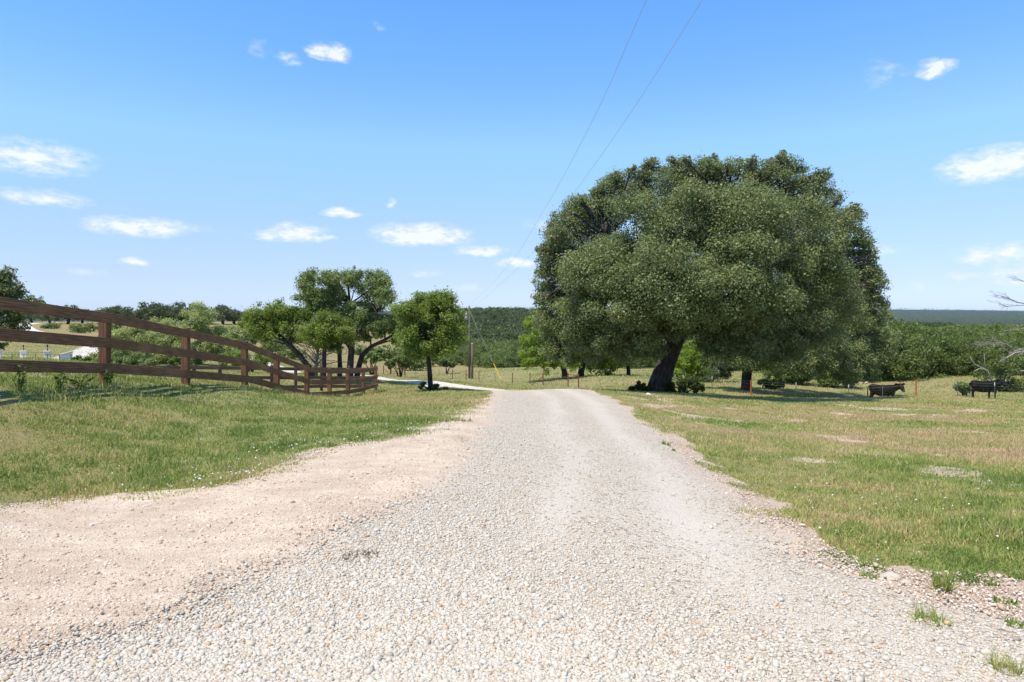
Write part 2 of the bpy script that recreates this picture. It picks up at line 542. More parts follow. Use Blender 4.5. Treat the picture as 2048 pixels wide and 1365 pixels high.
bh = t.math('ADD', fine, t.math('MULTIPLY', t.noise(40, 4, .7, pos), .6))
M['ground'] = t.done(t.bsdf(g, .95, t.bump(bh, .5, .05), spec=.1))

# dirt shoulder
t = NT('caliche_dirt')
pos = t.pos()
n1, n2 = t.math('ADD', t.math('MULTIPLY', t.noise(1.3, 6, .65, pos), .55), t.math('MULTIPLY', t.noise(7, 6, .7, t.node('ShaderNodeMapping', i_Vector=pos, i_Rotation=(0, 0, .75), i_Scale=(.25, 1, 1))), .45)), t.noise(60, 5, .75, pos)
c = t.mix(t.step(n1, .38, .62), (0.474, 0.370, 0.271), (0.697, 0.596, 0.467))
c = t.mix(t.step(n2, .38, .72), t.mix(.3, c, (.36, .27, .20)), t.mix(.35, c, (.70, .61, .52)))
vd = t.vor(60, t.node('ShaderNodeMapping', i_Vector=pos, i_Scale=(1, 1, .2)))
vc = t.vor(60, t.node('ShaderNodeMapping', i_Vector=pos, i_Scale=(1, 1, .2)), out='Color')
pebble = t.math('MULTIPLY', t.step(vd, .42, .26), t.step(t.node('ShaderNodeSeparateColor', i_Color=vc), .25, .3))
c = t.mix(pebble, c, t.mix(t.node('ShaderNodeSeparateColor', 1, i_Color=vc), (.40, .29, .205), (.62, .52, .42)))
hh = t.math('ADD', t.math('ADD', t.math('MULTIPLY', pebble, .8), n2), t.math('MULTIPLY', t.noise(7, 4, .6, pos), 1.5))
M['dirt'] = t.done(t.bsdf(c, .95, t.bump(hh, .65, .016), spec=.1))

# gravel driveway: packed fines with a bed of small stones
t = NT('limestone_gravel')
pos = t.pos()
flat = t.node('ShaderNodeMapping', i_Vector=pos, i_Scale=(1, 1, .15))


def stone_layer(scale):
    d = t.vor(scale, flat)
    c = t.vor(scale, flat, out='Color')
    r = t.node('ShaderNodeSeparateColor', 0, i_Color=c)
    r2 = t.node('ShaderNodeSeparateColor', 1, i_Color=c)
    col = t.ramp(r, [(0, (0.259, 0.209, 0.158)), (.10, (0.399, 0.335, 0.257)), (.35, (0.529, 0.474, 0.388)), (.72, (0.622, 0.578, 0.503)), (.87, (0.563, 0.451, 0.327)), (.95, (0.494, 0.312, 0.174)), (1, (0.259, 0.220, 0.186))])
    return d, col, r2


d1, c1, r1 = stone_layer(30)
d2, c2, r2 = stone_layer(62)
rut = t.step(t.noise(.55, 4, .55, t.node('ShaderNodeMapping', i_Vector=pos, i_Scale=(1, .25, 1))), .40, .62)
fines = t.mix(t.noise(80, 4, .8, pos), (0.400, 0.347, 0.273), (0.567, 0.512, 0.428))
fines = t.mix(t.step(t.noise(.8, 5, .6, pos), .52, .75), fines, t.mix(.6, fines, (.44, .345, .26)))
c = t.mix(t.math('MULTIPLY', t.step(d2, .62, .40), t.math('SUBTRACT', .85, t.math('MULTIPLY', t.attr('track'), .5))), t.mix(t.math('MULTIPLY', t.attr('track'), .6), fines, (.60, .555, .49)), c2)
big = t.math('MULTIPLY', t.step(d1, .60, .42), t.step(t.math('ADD', r1, t.math('ADD', t.math('MULTIPLY', rut, -.3), t.math('MULTIPLY', t.attr('track'), -.55))), .30, .40))
c = t.mix(big, c, c1)
edgem = t.step(t.math('ADD', t.attr('edge'), t.math('MULTIPLY', t.math('SUBTRACT', t.noise(2.2, 5, .65, pos), .5), 1.1)), .55, .15)
c = t.mix(t.math('MULTIPLY', edgem, .9), c, t.mix(t.noise(60, 5, .75, pos), (.46, .36, .27), (.63, .53, .43)))
c = t.mix(t.math('MULTIPLY', t.step(t.attr('edge'), 3.0, 5.0), .6), c, (.68, .66, .62))
speck = t.math('MULTIPLY', t.step(t.vor(9, flat), .085, .05), 1.0)
c = t.mix(speck, c, (.14, .11, .09))
h = t.math('ADD', t.math('MULTIPLY', t.math('SUBTRACT', 1.0, d2), .45), t.math('MULTIPLY', big, t.math('SUBTRACT', 1.1, d1)))
M['gravel'] = t.done(t.bsdf(c, .92, t.bump(h, .85, .022), spec=.15))

# loose stones
t = NT('loose_limestone')
a = t.attr('tint')
c = t.ramp(a, [(0, (0.166, 0.135, 0.104)), (.06, (0.303, 0.251, 0.191)), (.18, (0.421, 0.367, 0.292)), (.42, (0.509, 0.467, 0.391)), (.74, (0.573, 0.540, 0.473)), (.86, (0.519, 0.424, 0.310)), (.95, (0.469, 0.309, 0.163)), (1, (0.371, 0.183, 0.091))])
c = t.mix(t.math('MULTIPLY', t.noise(120, 4, .7), .5), c, t.mix(.5, c, (.62, .55, .47)))
M['stone'] = t.done(t.bsdf(c, .85, t.bump(t.noise(150, 4, .7), .3, .004), spec=.2))

t = NT('tan_pebble')
c = t.ramp(t.attr('tint'), [(0, (0.261, 0.180, 0.129)), (.2, (0.444, 0.333, 0.245)), (.6, (0.601, 0.480, 0.381)), (.9, (0.732, 0.640, 0.530)), (1, (0.784, 0.747, 0.680))])
M['pebble'] = t.done(t.bsdf(c, .9, spec=.15))

# grass blades
t = NT('grass_blade')
a = t.attr('tint')
c = t.ramp(a, [(0, (0.146, 0.226, 0.050)), (.25, (0.264, 0.349, 0.081)), (.48, (0.410, 0.444, 0.131)), (.64, (0.504, 0.441, 0.178)), (.80, (0.655, 0.493, 0.258)), (.93, (0.750, 0.611, 0.355)), (1, (0.580, 0.389, 0.237))])
b = t.bsdf(c, .6, spec=.25)
tr = t.node('ShaderNodeBsdfTranslucent', i_Color=t.mix(.35, c, (.25, .30, .05)))
M['blade'] = t.done(t.node('ShaderNodeMixShader', i_0=.35, i_1=b, i_2=tr))
M['flower'] = plain('white_petal', (.80, .80, .74), .7, .05)
# ---------------------------------------------------------------- driveway and dirt outlines, in metres
def _w(px, py, dmax=60):
    p = hit(px, py, 1.0, dmax)
    return (p.x, p.y)


ROAD = [((-9.0, -5.5), (9.0, -5.5)), ((-6.0, 0.6), (6.5, 0.8)),
        (_w(-20, 1315), _w(2060, 1243)), (_w(300, 1218), _w(1850, 1192)), (_w(590, 1090), _w(1655, 1102)), (_w(750, 1012), _w(1515, 1012)),
        (_w(865, 932), _w(1405, 932)), (_w(935, 862), _w(1330, 868)), (_w(972, 818), _w(1250, 818)), ((px2w(985, 0, 26.5)[0], 26.5), (px2w(1188, 0, 26.8)[0], 26.8)),
        ((px2w(962, 0, 31.5)[0], 31.5), (px2w(1130, 0, 33.5)[0], 33.5)), ((px2w(915, 0, 36)[0], 36), (px2w(1035, 0, 40)[0], 40)), ((px2w(860, 0, 40)[0], 40), (px2w(895, 0, 44.5)[0], 44.5)),
        ((px2w(755, 0, 50)[0], 50), (px2w(765, 0, 55)[0], 55)), ((px2w(660, 0, 65)[0], 65), (px2w(672, 0, 70)[0], 70)), ((px2w(565, 0, 78)[0], 78), (px2w(577, 0, 84)[0], 84)),
        ((px2w(470, 0, 92)[0], 92), (px2w(482, 0, 98)[0], 98))]


def catmull(P, n):
    P = np.array(P, float)
    Q = np.vstack([2 * P[0] - P[1], P, 2 * P[-1] - P[-2]])
    out = []
    for i in range(len(P) - 1):
        p0, p1, p2, p3 = Q[i:i + 4]
        t = np.linspace(0, 1, n, endpoint=False)[:, None]
        out.append(.5 * (2 * p1 + (p2 - p0) * t + (2 * p0 - 5 * p1 + 4 * p2 - p3) * t * t + (3 * p1 - p0 - 3 * p2 + p3) * t ** 3))
    out.append(P[-1:])
    return np.vstack(out)


RL, RR = catmull([a for a, b in ROAD], 60), catmull([b for a, b in ROAD], 60)
DIRT_PTS = [(-16, -6), (-13, 1.0), (-8.5, 4.3), _w(-250, 1070), _w(0, 1022), _w(150, 1003), _w(300, 985), _w(480, 972), _w(560, 948), _w(640, 914), _w(700, 895), _w(760, 884), _w(860, 868), _w(930, 838), _w(968, 808)]
DL = catmull(DIRT_PTS, 40)
RGT_PTS = [(12, -6), (7.8, 1.2), _w(2120, 1180), _w(2048, 1172), _w(1850, 1165), _w(1640, 1095), _w(1510, 1000), _w(1470, 965), _w(1400, 925), _w(1340, 872), _w(1262, 818), (px2w(1195, 0, 26.8)[0], 26.8)]
RG = catmull(RGT_PTS, 40)
_near = DL[np.argsort(DL[:, 1])]
_rgs = RG[np.argsort(RG[:, 1])]


def inside(poly, X, Y):
    r = np.zeros(X.shape, bool)
    j = len(poly) - 1
    for i in range(len(poly)):
        xi, yi, xj, yj = poly[i, 0], poly[i, 1], poly[j, 0], poly[j, 1]
        if yi != yj:
            c = ((yi > Y) != (yj > Y)) & (X < (xj - xi) * (Y - yi) / (yj - yi) + xi)
            r ^= c
        j = i
    return r


ROAD_POLY = np.vstack([RL[::6], RR[::-6]])


def open_ground(X, Y):
    """ragged"""
    k = (Y < 24) * (.35 + .65 * smooth(30, 10, Y))
    return open_exact(X + (vnoise(X, Y, 1.5, 44, 4) - .5) * np.where(X > 1, 1.7, 1.1) * k, Y + ((vnoise(X, Y, 1.1, 43, 3) - .5) * 1.2 + (vnoise(X, Y, 6.0, 42, 2) - .5) * .5) * k * np.where(X < 1, 1.0, .8))


def open_exact(X, Y):
    """signed metres to the nearest driveway or dirt edge; positive where grass grows"""
    left = np.interp(Y, _near[:, 1], _near[:, 0]) - X
    right = X - np.interp(Y, _rgs[:, 1], _rgs[:, 0])
    g = np.maximum(left, right)
    far = np.where(inside(ROAD_POLY, X, Y), -1.0, 1.0)
    return np.where(Y < 25.5, g, far)


def bare_patch(X, Y):
    """0..1: worn places with soil showing, mostly right of the driveway"""
    n = vnoise(X, Y, .62, 21, 4)
    right = smooth(1.5, 4, X) * smooth(3, 6, Y) * (1 - smooth(11, 17, Y))
    b = smooth(.60, .72, n + .09 * right)
    e = smooth(.30, -.05, open_ground(X, Y) + (vnoise(X, Y, 1.6, 9, 3) - .5) * .9)
    b = b * (.25 + .75 * smooth(0, 2, X))
    return np.clip(np.maximum(b * .8, e), 0, 1) * (1 - smooth(30, 60, Y))


def dry_patch(X, Y):
    n = vnoise(X, Y, .30, 33, 4)
    right = smooth(2, 5, X)
    band = np.exp(-((Y - 12) / 6.0) ** 2) * right * .17
    lush = right * np.exp(-((open_ground(X, Y) - .7) / .9) ** 2) * .22 * (1 - smooth(6, 9, Y))
    crest = smooth(13, 22, Y) * (1 - smooth(40, 60, Y)) * .07
    return np.clip(n + band - lush + crest + .02 * right, 0, 1)


# ---------------------------------------------------------------- ground sheet
nr, ncl = _gX.shape
idx = np.arange(nr * ncl).reshape(nr, ncl)
quads = np.stack([idx[:-1, :-1], idx[:-1, 1:], idx[1:, 1:], idx[1:, :-1]], -1).reshape(-1, 4)
gx, gy = _gX.ravel(), _gY.ravel()
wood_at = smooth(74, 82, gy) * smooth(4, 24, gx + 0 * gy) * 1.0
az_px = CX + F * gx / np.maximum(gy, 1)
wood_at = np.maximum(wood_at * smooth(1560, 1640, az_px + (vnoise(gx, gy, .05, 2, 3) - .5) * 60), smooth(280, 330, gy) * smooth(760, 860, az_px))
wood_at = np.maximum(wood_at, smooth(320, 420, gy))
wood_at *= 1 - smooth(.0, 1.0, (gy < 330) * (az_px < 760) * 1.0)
dry_at = smooth(.42, .7, dry_patch(gx, gy)) * (1 - smooth(30, 60, gy)) * .7 + smooth(70, 120, gy) * (az_px < 960) * .75
bare_at = bare_patch(gx, gy)
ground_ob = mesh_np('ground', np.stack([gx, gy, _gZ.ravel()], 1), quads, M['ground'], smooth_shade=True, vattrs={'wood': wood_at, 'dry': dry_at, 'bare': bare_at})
tag(ground_ob, 'grassy ranch land rolling from the driveway down to wooded hills', 'ground', kind='structure')


def strip(name, L, R, n, lift, mat, jit=0.0, seed=0):
    """a sheet between two edge lines, draped on the ground"""
    s = np.linspace(0, 1, n)
    V = L[:, None, :] * (1 - s[None, :, None]) + R[:, None, :] * s[None, :, None]
    if jit:
        wob = (vnoise(V[..., 0], V[..., 1], 1.7, seed, 4) - .5) * jit
        wob2 = (vnoise(V[..., 0], V[..., 1], 1.7, seed + 9, 4) - .5) * jit
        V = V.copy()
        V[:, 0] += np.stack([wob, wob2], -1)[:, 0]
        V[:, -1] += np.stack([wob, wob2], -1)[:, -1]
    e_ = np.minimum(np.linalg.norm(V - V[:, :1], axis=-1), np.linalg.norm(V - V[:, -1:], axis=-1))
    Z = ground(V[..., 0], V[..., 1]) + lift * (.15 + .85 * smooth(0, .45, e_))
    Z[:, 0] -= lift * .3
    Z[:, -1] -= lift * .3
    P = np.concatenate([V, Z[..., None]], -1).reshape(-1, 3)
    k = np.arange(len(P)).reshape(V.shape[:2])
    q = np.stack([k[:-1, :-1], k[:-1, 1:], k[1:, 1:], k[1:, :-1]], -1).reshape(-1, 4)
    sv = s[None, :] + (vnoise(V[..., 0], V[..., 1], .25, 88, 3) - .5) * .16
    trk = (np.exp(-((sv - .74) / .09) ** 2) + .8 * np.exp(-((sv - .42) / .075) ** 2)) * (.55 + .6 * vnoise(V[..., 0], V[..., 1], .7, 89, 3))
    dl_ = np.where(V[..., 1] > 31, 9.0, 1.0) * np.minimum(np.linalg.norm(V - V[:, :1], axis=-1), np.linalg.norm(V - V[:, -1:], axis=-1))
    return mesh_np(name, P, q, mat, smooth_shade=True, vattrs={'edge': dl_.ravel(), 'track': trk.ravel()})


road = strip('gravel_driveway', RL, RR, 130, .026, M['gravel'], .5, 4)
tag(road, 'pale limestone gravel driveway running over the crest and bending away', 'driveway', kind='structure')
ys = np.linspace(-5.8, 17, 420)
dl = np.stack([np.interp(ys, _near[:, 1], _near[:, 0]) - .25, ys], 1)
dr = np.stack([np.interp(ys, RL[:, 1][:560], RL[:, 0][:560]) + .6, ys], 1)
dr = np.maximum(dr, dl + [[.3, 0]])
dirt = strip('dirt_path', dl, dr, 150, .013, M['dirt'], .5, 5)
tag(dirt, 'pinkish bare dirt shoulder between grass bank and white gravel', 'dirt path', kind='structure')
# pale track climbing the far slope
TRK = [(at(p, d).x, at(p, d).y) for p, d in ((-60, 66), (60, 72), (150, 80), (190, 100), (215, 122), (180, 130), (120, 150), (75, 175), (50, 205), (48, 235), (75, 262), (110, 285))]
tk = catmull(TRK, 14)
tn = np.gradient(tk, axis=0)
tn = np.stack([-tn[:, 1], tn[:, 0]], 1) / np.linalg.norm(tn, axis=1)[:, None]
track = strip('hillside_track', tk + tn * 2.6, tk - tn * 2.6, 5, .05, M['gravel'])
tag(track, 'pale dirt track curving up the far grassy slope', 'track', kind='structure')

# ---------------------------------------------------------------- loose gravel
_phi = (1 + 5 ** .5) / 2
ICO_V = np.array([(-1, _phi, 0), (1, _phi, 0), (-1, -_phi, 0), (1, -_phi, 0), (0, -1, _phi), (0, 1, _phi), (0, -1, -_phi), (0, 1, -_phi), (_phi, 0, -1), (_phi, 0, 1), (-_phi, 0, -1), (-_phi, 0, 1)]) / math.hypot(1, _phi)
ICO_F = np.array([(0, 11, 5), (0, 5, 1), (0, 1, 7), (0, 7, 10), (0, 10, 11), (1, 5, 9), (5, 11, 4), (11, 10, 2), (10, 7, 6), (7, 1, 8), (3, 9, 4), (3, 4, 2), (3, 2, 6), (3, 6, 8), (3, 8, 9), (4, 9, 5), (2, 4, 11), (6, 2, 10), (8, 6, 7), (9, 8, 1)])


def stones(name, P, size, tint, mat, sink=.3, seed=1, flat=.62, sm=True):
    r = np.random.default_rng(seed)
    n = len(P)
    V = ICO_V[None] * (1 + r.uniform(-.28, .28, (n, 12, 1)))
    V = V * np.stack([r.uniform(.8, 1.25, n), r.uniform(.65, 1.0, n), r.uniform(flat * .75, flat * 1.25, n)], 1)[:, None]
    tx = r.normal(0, .25, n)[:, None]
    y, z = V[..., 1].copy(), V[..., 2].copy()
    V[..., 1], V[..., 2] = y * np.cos(tx) - z * np.sin(tx), y * np.sin(tx) + z * np.cos(tx)
    a = r.uniform(0, 6.283, n)[:, None]
    x, y = V[..., 0].copy(), V[..., 1].copy()
    V[..., 0], V[..., 1] = x * np.cos(a) - y * np.sin(a), x * np.sin(a) + y * np.cos(a)
    V = V * (size * .5)[:, None, None] + P[:, None]
    V[..., 2] += (size * .5 * flat * (1 - 2 * sink))[:, None]
    Fc = (ICO_F[None] + np.arange(n)[:, None, None] * 12).reshape(-1, 3)
    return mesh_np(name, V.reshape(-1, 3), Fc, mat, attrs={'tint': np.repeat(tint, 20)}, smooth_shade=sm)


def scatter_road(n, y0, y1, p, seed):
    r = np.random.default_rng(seed)
    u = r.uniform(0, 1, n)
    Y = (y0 ** p + u * (y1 ** p - y0 ** p)) ** (1 / p)
    X = r.uniform(-1.0, 1.0, n) * (Y * .9 + 1.6)
    return X, Y, r


# heaped loose stone on the near left of the driveway, thinner on the wheel tracks
X, Y, r = scatter_road(800000, 2.4, 30, -.9, 11)
xl, xr = np.interp(Y, RL[:, 1][:560], RL[:, 0][:560]), np.interp(Y, RR[:, 1][:560], RR[:, 0][:560])
s = (X - xl) / np.maximum(xr - xl, .1)
loose = .13 + .72 * np.exp(-((s - .30) / .22) ** 2)
loose *= 1 - .8 * np.clip(np.exp(-((s + (vnoise(X, Y, .25, 88, 3) - .5) * .16 - .74) / .09) ** 2) + .8 * np.exp(-((s + (vnoise(X, Y, .25, 88, 3) - .5) * .16 - .42) / .075) ** 2), 0, 1) * smooth(3.2, 6, Y)
loose *= .45 + 1.1 * smooth(.35, .65, vnoise(X, Y * .35, .8, 61, 3))
loose *= np.where(Y < 4.6, 1.0, .75)
edge = np.minimum(s, 1 - s) * (xr - xl) + (vnoise(X, Y, 1.6, 71, 3) - .5) * .7
keep = (edge > r.uniform(-.12, .55, len(X))) & (r.uniform(0, 1, len(X)) < loose * np.clip(1.25 - Y * .02, .4, 1))
X, Y = X[keep], Y[keep]
n = len(X)
size = np.clip(r.lognormal(math.log(.0135), .38, n), .009, .055) * (1 + np.clip(Y - 7, 0, 30) * .02)
P = np.stack([X, Y, ground(X, Y) + .026], 1)
N_STONES = n
gr = stones('gravel', P, size, np.clip(r.beta(2.4, 1.9, n), 0, 1), M['stone'], .3, 3, sm=False)
tag(gr, 'loose white and cream limestone gravel lying on the driveway', 'gravel', kind='stuff')
# pebbles in the dirt and along the right edge
X, Y, r = scatter_road(380000, 2.6, 16, -.8, 12)
xd, xl = np.interp(Y, _near[:, 1], _near[:, 0]), np.interp(Y, RL[:, 1][:560], RL[:, 0][:560])
xr, xg = np.interp(Y, RR[:, 1][:560], RR[:, 0][:560]), np.interp(Y, _rgs[:, 1], _rgs[:, 0])
inl = (X > xd - .3) & (X < xl + .4) & (r.uniform(0, 1, len(X)) < .30 + .6 * smooth(.45, .7, vnoise(X, Y, .9, 5, 3)))
inr = (X > xr - .3) & (X < xg + .1) & (r.uniform(0, 1, len(X)) < .7)
k = inl | inr
X, Y = X[k], Y[k]
n = len(X)
P = np.stack([X, Y, ground(X, Y) + .012], 1)
gr2 = stones('pebbles', P, np.clip(r.lognormal(math.log(.0105), .45, n), .006, .05) * (1 + np.clip(Y - 6, 0, 30) * .04), np.clip(r.beta(2.0, 1.8, n), 0, 1), M['pebble'], .35, 4, sm=False)
tag(gr2, 'scattered small pebbles on the dirt shoulders beside the gravel', 'pebbles', kind='stuff')

# ---------------------------------------------------------------- grass
def blades(name, X, Y, h, w, tint, lean, seed, seg2=True, lift=0.0):
    r = np.random.default_rng(seed)
    n = len(X)
    base = np.stack([X, Y, ground(X, Y) - .005 + lift], 1)
    a = r.uniform(0, 6.283, n)
    wd = np.stack([np.cos(a), np.sin(a), np.zeros(n)], 1) * (w * .5)[:, None]
    b = r.uniform(0, 6.283, n)
    ln = np.abs(r.normal(0, lean, n))
    d = np.stack([np.cos(b) * np.sin(ln), np.sin(b) * np.sin(ln), np.cos(ln)], 1)
    d2 = np.stack([np.cos(b) * np.sin(ln * 1.9 + .15), np.sin(b) * np.sin(ln * 1.9 + .15), np.cos(np.minimum(ln * 1.9 + .15, 1.9))], 1)
    mid = base + d * (h * .55)[:, None]
    tip = mid + d2 * (h * .5)[:, None]
    if seg2:
        V = np.stack([base - wd, base + wd, mid + wd * .75, tip, mid - wd * .75], 1)
        Fc = np.array([[0, 1, 2, 4], [4, 2, 3, 3]])
        V = np.stack([base - wd, base + wd, mid + wd * .8, mid - wd * .8, tip], 1)
        k = np.arange(n)[:, None, None] * 5
        T = np.array([[0, 1, 2], [0, 2, 3], [3, 2, 4]])[None] + k
        return mesh_np(name, V.reshape(-1, 3), T.reshape(-1, 3), M['blade'], attrs={'tint': np.repeat(tint, 3)})
    V = np.stack([base - wd, base + wd, tip], 1)
    T = (np.array([[0, 1, 2]])[None] + np.arange(n)[:, None, None] * 3).reshape(-1, 3)
    return mesh_np(name, V.reshape(-1, 3), T, M['blade'], attrs={'tint': tint})


def grass_field(n, y0, y1, p, seed):
    r = np.random.default_rng(seed)
    u = r.uniform(0, 1, n)
    Y = (y0 ** p + u * (y1 ** p - y0 ** p)) ** (1 / p)
    X = r.uniform(-1.0, 1.0, n) * (Y * .96 + 1.8)
    e = open_ground(X, Y)
    prob = np.maximum(smooth(-.12, .16, e), .22 * smooth(-.75, -.1, e) * smooth(.55, .72, vnoise(X, Y, 3.0, 41, 3)) * (Y < 20)) * (1 - .68 * bare_patch(X, Y)) * (.45 + .55 * smooth(.3, .55, vnoise(X, Y, 3.4, 45, 3)))
    k = r.uniform(0, 1, n) < prob
    return X[k], Y[k], e[k], r


def grass_tint(X, Y, r):
    d = dry_patch(X, Y)
    base = .36 - .10 * smooth(2, -2, X) * smooth(22, 12, Y) + (d - .5) * 1.35 + .08 * smooth(8, 20, Y) + (vnoise(X, Y, 3.2, 59, 3) - .5) * .75
    return np.clip(base + r.normal(0, .15, len(X)) + (r.uniform(0, 1, len(X)) < .10) * .35, 0, 1)


X, Y, e, r = grass_field(860000, 3.6, 11.0, -.2, 51)
tall = .6 + .9 * smooth(.35, .7, vnoise(X, Y, .9, 46, 3))
cl = smooth(.35, .75, vnoise(X, Y, 5.5, 58, 2))
h = r.uniform(.025, .062, len(X)) * np.maximum(tall, .75) * (.72 + .75 * cl) * (.85 + .35 * smooth(2, 5, X))
g1 = blades('grass', X, Y, h, r.uniform(.0035, .0075, len(X)) * (1 + .05 * Y), grass_tint(X, Y, r), .75, 52)
tag(g1, 'short green and straw coloured grass growing beside the driveway', 'grass', kind='stuff')
X, Y, e, r = grass_field(1150000, 11.0, 125, -.35, 53)
tall = .75 + .7 * smooth(.35, .7, vnoise(X, Y, .5, 47, 3))
h = r.uniform(.026, .062, len(X)) * tall * (1 + .012 * Y)
h = np.where((Y > 50) & (X > 2), h * 1.4, h)
g2 = blades('meadow_grass', X, Y, h, .0012 * Y + .002, grass_tint(X, Y, r), .7, 54, seg2=False)
tag(g2, 'patchy pasture grass over the crest and down to the wire fence', 'grass', kind='stuff')
# taller weeds along the rail fence
r = np.random.default_rng(55)
n = 16000
Y = r.uniform(7.5, 36, n)
X = -7.0 + r.normal(.25, .38, n)
k = r.uniform(0, 1, n) < smooth(.38, .6, vnoise(X, Y, .8, 48, 3))
X, Y = X[k], Y[k]
g3 = blades('tall_grass', X, Y, r.uniform(.05, .19, len(X)), np.full(len(X), .010), np.clip(r.normal(.50, .2, len(X)), 0, 1), .5, 56)
tag(g3, 'taller unmown grass growing along the brown rail fence', 'grass', kind='stuff')
# white clover heads
X, Y, e, r = grass_field(60000, 4.6, 14, -.2, 57)
k = (X < 0) & (r.uniform(0, 1, len(X)) < np.exp(-(e / .75) ** 2) * smooth(.42, .62, vnoise(X, Y, .7, 49, 3)) * .30 + .004) | (X > 0) & (r.uniform(0, 1, len(X)) < .008)
X, Y = X[k], Y[k]
P = np.stack([X, Y, ground(X, Y) + .05], 1)
fl = stones('wildflowers', P, r.uniform(.010, .022, len(X)), np.full(len(X), .7), M['flower'], .5, 8, .8)
tag(fl, 'small white clover flowers dotted through the grass edge', 'wildflowers', kind='stuff')
# ---------------------------------------------------------------- builders for boards, tubes
class MB:
    """collects quads with UVs and builds one mesh"""
    def __init__(self):
        self.v, self.f, self.uv, self.n = [], [], [], 0

    def bar(self, a, b, wid, hgt, up=(0, 0, 1), u0=None):
        """a board from a to b: wid across, hgt along up; UV runs with the grain, in metres"""
        a, b, up = np.array(a, float), np.array(b, float), np.array(up, float)
        d = b - a
        L = np.linalg.norm(d)
        d = d / L
        s = np.cross(d, up)
        s /= np.linalg.norm(s)
        up = np.cross(s, d)
        u0 = random.uniform(0, 40) if u0 is None else u0
        c = .06 * min(wid, hgt)
        ring = [(-wid / 2 + c, -hgt / 2), (wid / 2 - c, -hgt / 2), (wid / 2, -hgt / 2 + c), (wid / 2, hgt / 2 - c), (wid / 2 - c, hgt / 2), (-wid / 2 + c, hgt / 2), (-wid / 2, hgt / 2 - c), (-wid / 2, -hgt / 2 + c)]
        per = np.cumsum([0] + [math.dist(ring[i], ring[(i + 1) % 8]) for i in range(8)])
        base = self.n
        for t in (0, 1):
            for x, y in ring:
                self.v.append(a + d * L * t + s * x + up * y)
        for i in range(8):
            j = (i + 1) % 8
            self.f.append((base + i, base + j, base + 8 + j, base + 8 + i))
            self.uv += [(u0, per[i]), (u0, per[i + 1]), (u0 + L, per[i + 1]), (u0 + L, per[i])]
        for o, flip in ((0, True), (8, False)):
            for q in ((0, 1, 2, 7), (7, 2, 3, 6), (6, 3, 4, 5)):
                q = q[::-1] if flip else q
                self.f.append(tuple(base + o + k for k in q))
                self.uv += [(u0 + ring[k][0] * .3, ring[k][1]) for k in q]
        self.n += 16
        return self

    def tube(self, pts, radii, seg=8, cap=True):
        pts = [np.array(p, float) for p in pts]
        if isinstance(radii, (int, float)):
            radii = [radii] * len(pts)
        base = self.n
        prev = None
        for i, p in enumerate(pts):
            d = pts[min(i + 1, len(pts) - 1)] - pts[max(i - 1, 0)]
            d = d / (np.linalg.norm(d) + 1e-9)
            if prev is None:
                prev = np.cross(d, (0, 0, 1) if abs(d[2]) < .9 else (1, 0, 0))
            s = prev - d * np.dot(prev, d)
            s /= np.linalg.norm(s) + 1e-9
            prev = s
            u = np.cross(d, s)
            for k in range(seg):
                a = 2 * math.pi * k / seg
                self.v.append(p + (s * math.cos(a) + u * math.sin(a)) * radii[i])
        for i in range(len(pts) - 1):
            for k in range(seg):
                k2 = (k + 1) % seg
                self.f.append((base + i * seg + k, base + i * seg + k2, base + (i + 1) * seg + k2, base + (i + 1) * seg + k))
                self.uv += [(i, k / seg), (i, (k + 1) / seg), (i + 1, (k + 1) / seg), (i + 1, k / seg)]
        self.n += len(pts) * seg
        if cap:
            for o, q in ((0, 0), (len(pts) - 1, 1)):
                c = self.n
                self.v.append(pts[o])
                self.n += 1
                for k in range(seg):
                    a, b = base + o * seg + k, base + o * seg + (k + 1) % seg
                    self.f.append((c, b, a, a) if q == 0 else (c, a, b, b))
                    self.uv += [(0, 0)] * 4
        return self

    def build(self, name, mat, parent=None, sm=False, origin=(0, 0, 0)):
        me = bpy.data.meshes.new(name)
        fs = [tuple(dict.fromkeys(f)) for f in self.f]
        o3 = np.array(origin, float)
        me.from_pydata([tuple(np.array(v) - o3) for v in self.v], [], fs)
        ul = me.uv_layers.new(name='UVMap')
        uvs = []
        for f, k in zip(self.f, range(len(self.f))):
            q = self.uv[4 * k:4 * k + 4]
            uvs += q[:len(fs[k])]
        ul.data.foreach_set('uv', np.array(uvs, np.float32).ravel())
        if sm:
            me.polygons.foreach_set('use_smooth', np.ones(len(me.polygons), bool))
        me.update()
        me.materials.append(mat)
        ob = bpy.data.objects.new(name, me)
        COL.objects.link(ob)
        ob.parent = parent
        return ob


def rel(root):
    l = np.array(root.location)
    return lambda p: np.array(p, float) - l


